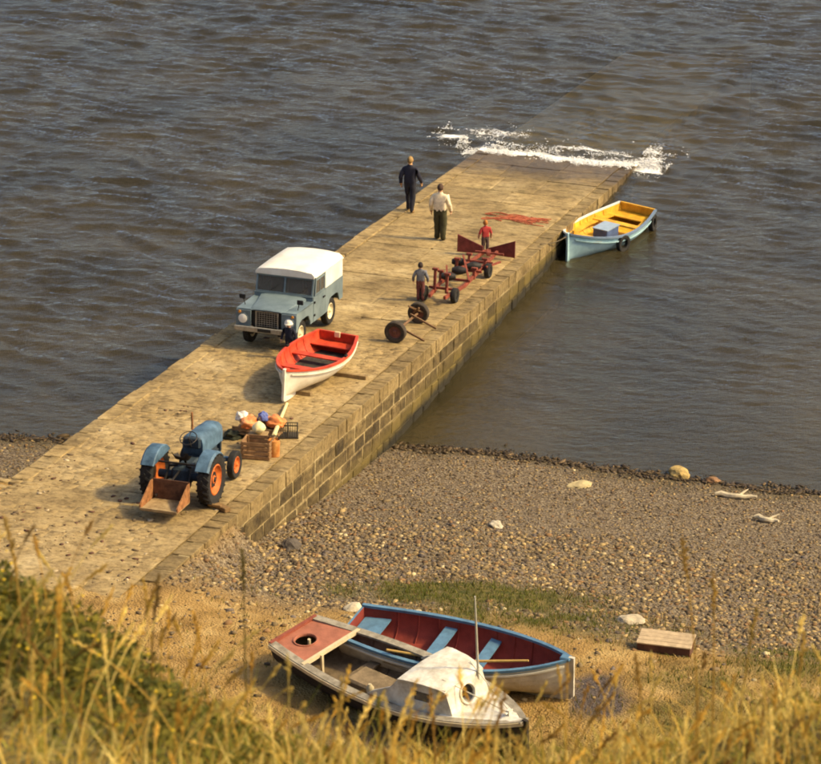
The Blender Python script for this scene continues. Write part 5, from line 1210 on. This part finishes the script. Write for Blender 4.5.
# ---------------------------------------------------------------- people
def person(M, label, H=1.75, skin=(.55, .30, .17), hair=(.05, .03, .02), top=(.1, .1, .1), legs=(.05, .05, .05), shoe=(.03, .025, .02), baggy=1.0, stout=1.0,
           stride=.0, armswing=.0, arm_out=.03, bend=.05, hat=None, sleeves=True, look=0.0, name='person', child=False, shorts=False):
    s = H / 1.75; hd = 1.32 if child else 1.08
    J = {}; J['pelvis'] = (0, 0, .95); J['spine'] = (.01, 0, 1.15); J['chest'] = (.01, 0, 1.34); J['neck0'] = (-.005, 0, 1.47); J['neck'] = (.01, 0, 1.54); J['head'] = (.02, 0, 1.60)
    for sd, n in ((1, 'l'), (-1, 'r')):
        st = stride * sd; sw = -armswing * sd
        J['hip' + n] = (0, sd * .095, .90); J['knee' + n] = (st * .55 + .02 + abs(st) * .15, sd * .10, .50); J['ank' + n] = (st - .02, sd * .10, .09); J['toe' + n] = (st + .15, sd * .115, .035)
        J['sh' + n] = (.0, sd * .185, 1.375); J['el' + n] = (sw * .5 - .03, sd * (.255 + arm_out), 1.15); J['wr' + n] = (sw + .05 + bend, sd * (.27 + arm_out), .92); J['hand' + n] = (sw + .07 + bend, sd * (.27 + arm_out), .84)
    Rr = dict(pelvis=.165 * stout, spine=.165 * stout, chest=.18 * stout, neck0=.10, neck=.06, head=.065)
    for n in 'lr': Rr.update({'hip' + n: .12 * stout, 'knee' + n: .088 * baggy, 'ank' + n: .068 * baggy, 'toe' + n: .05, 'sh' + n: .082 * stout, 'el' + n: .074, 'wr' + n: .055, 'hand' + n: .042})
    E = [('pelvis', 'spine', 't'), ('spine', 'chest', 't'), ('chest', 'neck0', 't'), ('neck0', 'neck', 's'), ('neck', 'head', 's')]
    for n in 'lr': E += [('pelvis', 'hip' + n, 'p'), ('hip' + n, 'knee' + n, 'p'), ('knee' + n, 'ank' + n, 's' if shorts else 'p'), ('ank' + n, 'toe' + n, 'f'), ('chest', 'sh' + n, 't'), ('sh' + n, 'el' + n, 't'), ('el' + n, 'wr' + n, 't' if sleeves else 's'), ('wr' + n, 'hand' + n, 's')]
    K_ = list(J); me = bpy.data.meshes.new('body'); me.from_pydata([J[k] for k in K_], [(K_.index(a), K_.index(b)) for a, b, _ in E], [])
    o = bpy.data.objects.new(name, me); col.objects.link(o)
    o.modifiers.new('Skin', 'SKIN'); sv = me.skin_vertices[0].data
    for i, k in enumerate(K_):
        r = Rr[k]; sv[i].radius = (r, r); sv[i].use_root = (k == 'pelvis')
    sb = o.modifiers.new('Sub', 'SUBSURF'); sb.levels = 2; sb.render_levels = 2
    dg = bpy.context.evaluated_depsgraph_get(); m2 = bpy.data.meshes.new_from_object(o.evaluated_get(dg)); o.modifiers.clear()
    bm = bmesh.new(); bm.from_mesh(m2); 
    mats = dict(t=0, p=1, s=2, f=3)
    # flatten the trunk a little front to back
    for v in bm.verts:
        if v.co.z > .85 and abs(v.co.y) < .22 and v.co.z < 1.5: v.co.x *= .86
    for v in bm.verts:
        if v.co.z < 1.45: v.co += Vector((mnoise.noise(v.co * 9 + Vector((H * 7, 0, 0))), mnoise.noise(v.co * 9 + Vector((0, H * 5, 3))), 0)) * (.022 if v.co.z < .9 else .016)
    for f in bm.faces:
        c = f.calc_center_median(); best = (9, 't')
        for a, b, k in E:
            pa, pb = Vector(J[a]), Vector(J[b]); ab = pb - pa; tt = max(0, min(1, (c - pa).dot(ab) / ab.dot(ab))); d = (pa + ab * tt - c).length - .5 * (Rr[a] * (1 - tt) + Rr[b] * tt)
            if d < best[0]: best = (d, k)
        k = best[1]
        if k in 'pt' and abs(c.y) < .2: k = 'p' if c.z < .98 else 't'
        f.material_index = mats[k]; f.smooth = True
    # head: skull, jaw, nose, ears, eyes; fingers
    def lump(c, r, mi, n=14, m=10, tilt=0.0):
        t = MB(); t.sphere((0, 0, 0), r, n, m); vs = []
        Mx = Matrix.Rotation(look, 4, 'Z')
        for p in t.v:
            q = Mx @ Vector((p[0] + c[0], p[1] + c[1], p[2])); vs.append(bm.verts.new((q.x + .02, q.y, q.z + c[2])))
        for fc in t.f:
            try: f = bm.faces.new([vs[i] for i in fc]); f.material_index = mi; f.smooth = True
            except ValueError: pass
    hz = 1.655
    lump((.0, 0, hz), (.098 * hd, .077 * hd, .105 * hd), 2); lump((.025, 0, hz - .055 * hd), (.066 * hd, .058 * hd, .065 * hd), 2)
    lump((.102 * hd, 0, hz - .012), (.018, .013, .024), 2, 8, 6)
    for sd in (-1, 1):
        lump((0, sd * .080 * hd, hz - .01), (.022, .012, .032), 2, 8, 6); lump((.088 * hd, sd * .032 * hd, hz + .014), (.010, .014, .008), 3, 8, 6)
    lump((.088 * hd, 0, hz - .062 * hd), (.008, .024, .006), 3, 8, 5)
    for sd, n in ((1, 'l'), (-1, 'r')):
        hx, hy, hzz = J['hand' + n]; L_ = (.075, .085, .09, .085, .065)
        for q in range(5):
            t = MB()
            if q == 0: pts = [(hx + .012, hy, hzz + .05), (hx + .045, hy - sd * .01, hzz + .015), (hx + .052, hy - sd * .012, hzz - .03)]
            else:
                fx_ = hx + .034 - (q - 1) * .021; pts = [(fx_, hy, hzz), (fx_ + .004, hy + sd * .004, hzz - L_[q] * .5), (fx_ + .014, hy - sd * .014, hzz - L_[q])]
            t.tube(pts, [.011, .010, .008], 6); vs = [bm.verts.new(p) for p in t.v]
            for fc in t.f:
                f = bm.faces.new([vs[i] for i in fc]); f.material_index = 2; f.smooth = True
    me3 = bpy.data.meshes.new('body'); bm.to_mesh(me3); bm.free()
    def cm(c, tag_): return mat('%s_%d_%d_%d' % (tag_, c[0] * 1000, c[1] * 1000, c[2] * 1000), c, .85, .18, 9., .35, fine=60.)
    for c, tg in ((top, 'cloth'), (legs, 'cloth'), (skin, 'skin'), (shoe, 'leather')): me3.materials.append(cm(c, tg))
    o.data = me3; o.matrix_world = M @ Matrix.Scale(s, 4); tag(o, label, 'person')
    # hair or hat
    t = MB(); hr = (.106 * hd, .086 * hd, .112 * hd); secs = []
    Mx = Matrix.Rotation(look, 4, 'Z')
    for i in range(8):
        ph = math.pi / 2 * (1 - i / 7) ; secs.append([])
        for j in range(16):
            q = 2 * math.pi * j / 16; drop = .62 if math.cos(q) < .3 else .05
            zz = math.sin(math.pi / 2 * (1 - i / 7)) if i < 7 else 0
            th = (math.pi / 2 + drop) * i / 7; p = Vector((hr[0] * math.sin(th) * math.cos(q), hr[1] * math.sin(th) * math.sin(q), hr[2] * math.cos(th)))
            p = Mx @ (p + Vector((-.006, 0, 0))); secs[-1].append((p.x + .02, p.y, p.z + hz + .004))
    t.loft(secs, closed=True); t.build('hair', cm(hair, 'hair'), o, True)
    if hat:
        t = MB(); t.lathe([(hz + .115 * hd, .001), (hz + .11 * hd, .06 * hd), (hz + .07 * hd, .10 * hd), (hz + .03, .108 * hd), (hz + .02, .112 * hd), (hz + .015, .15 * hd), (hz + .005, .15 * hd), (hz + .01, .108 * hd)], 18, 'Z', (.02, 0, 0)); t.build('hat', cm(hat, 'felt'), o, True)
    return o
person(up_slip(8.46, 4.91, 0), 'person in dark navy jacket and trousers walking towards the sea', 1.76, hair=(.30, .19, .07), top=(.022, .022, .035), legs=(.022, .022, .03), shoe=(.30, .19, .08), stride=.14, armswing=.12, arm_out=.02, hat=None, skin=(.60, .34, .15))
person(up_slip(11.23, 3.03, 4), 'stout person in cream jumper and dark green trousers walking down the slipway', 1.72, hair=(.07, .04, .025), top=(.80, .66, .44), legs=(.055, .05, .022), baggy=1.35, stout=1.16, stride=.06, armswing=.05, arm_out=.02)
person(up_slip(12.35, 1.28, 30), 'small person in red top standing between the flared red boards', 1.06, hair=(.40, .15, .035), top=(.42, .045, .04), legs=(.10, .06, .05), skin=(.62, .34, .2), sleeves=False, child=True, stride=.02)
person(up_slip(17.55, 1.52, 12), 'small person in grey jumper standing beside the cradle', 1.10, hair=(.035, .022, .018), top=(.15, .15, .165), legs=(.14, .045, .04), child=True, stride=.03, arm_out=.05)
person(up_slip(23.75, 2.95, 175), 'small person in black clothes and a pale cap by the car bumper', 1.0, hair=(.6, .45, .2), top=(.018, .018, .03), legs=(.018, .018, .028), skin=(.62, .34, .2), child=True, stride=.02, arm_out=.07, hat=(.80, .74, .58))

# ---------------------------------------------------------------- grass
def blades(name, X, Y, Z, Hh, Wd, lean, C, m, seg=3, droop=.5, az=None):
    """many tapered bent strips in one mesh; X.. arrays of roots"""
    n = len(X); a = rng.uniform(0, 6.28, n) if az is None else az; d = np.c_[np.cos(a), np.sin(a)]; fa = rng.uniform(0, 6.28, n); f = np.c_[np.cos(fa), np.sin(fa)]
    V = []; 
    for i in range(seg + 1):
        q = i / seg; off = lean * (q ** 2) ; w_ = Wd * (1 - q) ** .7 * .5 if i < seg else Wd * 0 + .0006
        z = Z + Hh * (q - droop * q * q * lean / np.maximum(Hh, .01) * .5)
        cx = X + d[:, 0] * off; cy = Y + d[:, 1] * off
        V.append(np.c_[cx - f[:, 0] * w_, cy - f[:, 1] * w_, z]); V.append(np.c_[cx + f[:, 0] * w_, cy + f[:, 1] * w_, z])
    k = 2 * (seg + 1); VV = np.stack(V, 1).reshape(-1, 3); base = (np.arange(n) * k)[:, None]; F = []
    for i in range(seg): F.append(base + np.array([[2 * i, 2 * i + 1, 2 * i + 3, 2 * i + 2]]))
    F = np.stack(F, 1).reshape(-1, 4)
    return np_mesh(name, VV, F, m, dict(tone=np.repeat(C, k, 0)), kind='stuff')
grass_m = attr_mat('grass_blade', 'tone', .75, .2, 6., 0, .2, .35)
GREEN = [(.12, .13, .014), (.17, .165, .02), (.24, .20, .03), (.07, .075, .012)]
GOLD = [(.68, .44, .08), (.56, .33, .05), (.78, .60, .18), (.30, .17, .04), (.40, .34, .05)]
# near bank: turf, weeds and long dry grass
n = 22000; X = rng.uniform(-3.4, 3.4, n); Y = rng.uniform(6.0, 10.4, n); Z = bank_h(X, Y)
left = sstep(-.45, -1.1, X); gn = sstep(.38, .66, fbm(X, Y, 1.6, 111) * .55 + left * .40 * sstep(7.6, 8.6, Y) + .15)
isg = rng.random(n) < gn * .88
C = np.where(isg[:, None], pick_cols(n, GREEN, [3, 3, 3, 1]), pick_cols(n, GOLD, [4, 2, 4, 1.5, 4]))
Hh = rng.uniform(.06, .26, n) * (1 - .35 * left) * (.55 + .9 * fbm(X, Y, 1.1, 115)); tallr = rng.random(n) < .10; Hh = np.where(tallr & (Y < 9.4), Hh * 1.7, Hh)
g1 = blades('bank_grass', X, Y, Z - .02, Hh, rng.uniform(.005, .012, n), rng.uniform(.03, .26, n), C, grass_m); tag(g1, 'green and straw coloured grass covering the near bank', 'grass')
# dark leafy weeds on the left shoulder
n = 9000; X = -.75 + rng.normal(-.75, .6, n); Y = 9.25 + rng.normal(0, .55, n); k = fbm(X, Y, 1.8, 121) > .40; X = X[k]; Y = Y[k]; n = len(X); Z = bank_h(X, Y) + rng.random(n) * .16 * (.5 + fbm(X, Y, 2., 123))
S = rng.uniform(.008, .022, n); a = rng.uniform(0, 6.28, n); tl = rng.uniform(-.9, .9, n); tm = rng.uniform(-.9, .9, n)
u1 = np.c_[np.cos(a) * np.cos(tl), np.sin(a) * np.cos(tl), np.sin(tl)]; u2 = np.c_[-np.sin(a) * np.cos(tm), np.cos(a) * np.cos(tm), np.sin(tm)]
P = np.c_[X, Y, Z]; VV = np.stack([P - u1 * S[:, None] * 1.4, P + u2 * S[:, None] * .7, P + u1 * S[:, None] * 1.4, P - u2 * S[:, None] * .7], 1).reshape(-1, 3)
lw = np_mesh('leafy_weeds', VV, np.arange(4 * n).reshape(-1, 4), grass_m, dict(tone=np.repeat(pick_cols(n, [(.06, .062, .010), (.12, .115, .016), (.20, .165, .022), (.18, .11, .02)], [3, 4, 4, 1]), 4, 0)), kind='stuff'); tag(lw, 'dark leafy weeds on the left shoulder of the bank', 'weeds')
# small yellow flowers
n = 80; X = rng.normal(-1.5, .38, n); Y = rng.normal(8.9, .5, n); Z = bank_h(X, Y) + rng.uniform(.12, .26, n)
fl = scatter_ico('yellow_flowers', np.c_[X, Y, Z], np.c_[rng.uniform(.004, .009, n), rng.uniform(.004, .009, n), np.full(n, .004)], mat('yellow_petal', (.78, .52, .02), .7, .1, 20., 0), jit=.2, smooth=True); tag(fl, 'small yellow flowers dotted over the green left bank', 'flowers')
X2 = np.repeat(X, 1); stems = blades('flower_stems', X, Y, bank_h(X, Y), Z - bank_h(X, Y), np.full(n, .004), np.full(n, .001), pick_cols(n, GREEN, [1, 1, 1, 1]), grass_m); tag(stems, 'thin green stems of the yellow flowers on the bank', 'stems')
# long stalks with seed heads
def stalks(name, X, Y, Hh, C, lean, az, head, label, fat=1.0):
    SV = []; SFc = []; CC = []
    for i in range(len(X)):
        z0_ = float(bank_h(X[i], Y[i])) - .03; d = Vector((math.cos(az[i]), math.sin(az[i]), 0)); pts = []; N = 7
        for k in range(N + 1):
            q = k / N; pts.append(Vector((X[i], Y[i], z0_)) + d * (lean[i] * q * q) + Vector((0, 0, Hh[i] * (q - .25 * q * q * min(1.2, lean[i] / Hh[i])))))
        mb = MB(); mb.tube(pts, [.0030 * fat * (1 - .55 * k / N) for k in range(N + 1)], 5)
        hl = head[i]; t_ = (pts[-1] - pts[-2]).normalized(); top = pts[-1]; side = t_.orthogonal().normalized(); oth = t_.cross(side)
        for k in range(26):
            q = k / 26; ctr = top - t_ * (hl * q); a = random.uniform(0, 6.28); rr = .010 * math.sin(math.pi * (.12 + .80 * q)) * random.uniform(.4, 1.25) * fat
            o_ = (side * math.cos(a) + oth * math.sin(a)); tip = ctr + o_ * rr * 1.3 + t_ * .014; w_ = t_.cross(o_) * .0040 * fat
            mb.add([ctr - w_, ctr + w_, tip + w_ * .4, tip - w_ * .4], [(0, 1, 2, 3)]); mb.add([ctr - t_ * .004, ctr + t_ * .006, tip + t_ * .004, tip - t_ * .004], [(0, 1, 2, 3)])
        b = len(SV); SV += mb.v; SFc += [tuple(j + b for j in f) for f in mb.f]; CC += [C[i]] * len(mb.v)
    me = bpy.data.meshes.new(name); me.from_pydata([tuple(v) for v in SV], [], SFc); me.update()
    me.attributes.new('tone', 'FLOAT_COLOR', 'POINT').data.foreach_set('color', np.c_[np.array(CC), np.ones(len(CC))].astype(np.float32).ravel()); me.materials.append(grass_m)
    o = bpy.data.objects.new(name, me); col.objects.link(o); tag(o, label, 'grass', None, 'stuff'); return o
n = 520; X = rng.uniform(-2.6, 2.8, n); Y = rng.uniform(6.6, 9.9, n)
Hh = rng.uniform(.26, .60, n); C = pick_cols(n, GOLD[:4], [4, 2, 5, 1]); 
stalks('seeding_grass', X, Y, Hh, C, rng.uniform(.02, .34, n), rng.normal(.3, 1.2, n), rng.uniform(.06, .15, n), 'dry seeding grass stalks along the edge of the near bank')
# the few tall stalks that stand up in front of the scene: (X, root Y, height, lean, azimuth, tone)
tall = [(-.62, 9.0, .98, .02, 1.6, (.16, .12, .03)), (-1.60, 9.2, .52, .05, 2.0, (.40, .25, .05)), (-1.46, 9.1, .58, .07, 2.4, (.46, .30, .07)), (-1.00, 9.2, .62, .05, .5, (.24, .15, .04)),
        (1.13, 9.3, 1.06, .12, 2.4, (.46, .29, .06)), (1.16, 9.1, .92, .05, 2.0, (.46, .29, .06)), (1.27, 9.2, .74, .06, .6, (.44, .30, .06)), (.92, 9.3, .62, .05, 2.7, (.42, .26, .06)), (.58, 9.2, .55, .22, .3, (.46, .28, .06)), (.30, 9.2, .52, .10, .8, (.42, .24, .05)), (.10, 9.2, .50, .06, 2.0, (.42, .24, .05)), (-.28, 9.1, .50, .05, 1.2, (.46, .32, .08)), (1.50, 9.3, .5, .1, 1.2, (.5, .34, .08)), (.66, 9.2, .42, .18, .2, (.40, .22, .05)), (-.12, 9.0, .46, .02, 1.5, (.22, .2, .04))]
tl_ = np.array([t[:5] for t in tall]); stalks('tall_grass_stalks', tl_[:, 0], tl_[:, 1], tl_[:, 2], np.array([t[5] for t in tall]), tl_[:, 3], tl_[:, 4], np.full(len(tall), .17), 'tall grass stalks standing up in front of the boats and beach', 1.7)

# turf and dry tufts on the upper shore
n = 90000; X = rng.uniform(-9, 11.5, n); Y = rng.uniform(37.5, 51.5, n); tw = turf_w(X, Y); t, u = slip_tu(X, Y)
k = (rng.random(n) < tw * .8 + .16 * (fbm(X, Y, .9, 131) > .46)) & ~((u > -.3) & (t < 46) & (X < -4)); X = X[k]; Y = Y[k]; n = len(X); tw = tw[k]
C = np.where((rng.random(n) < .30 + .65 * tw * (Y > 44.5))[:, None], pick_cols(n, [(.13, .14, .02), (.18, .17, .03), (.09, .095, .016)], [2, 2, 1]), pick_cols(n, [(.30, .19, .06), (.22, .14, .04), (.38, .26, .09)], [2, 2, 1]))
g2 = blades('shore_turf', X, Y, beach_h(X, Y) - .01, rng.uniform(.05, .15, n), rng.uniform(.012, .03, n), rng.uniform(.02, .1, n), C, grass_m, 2); tag(g2, 'patches of green and dry turf on the upper shore', 'turf')
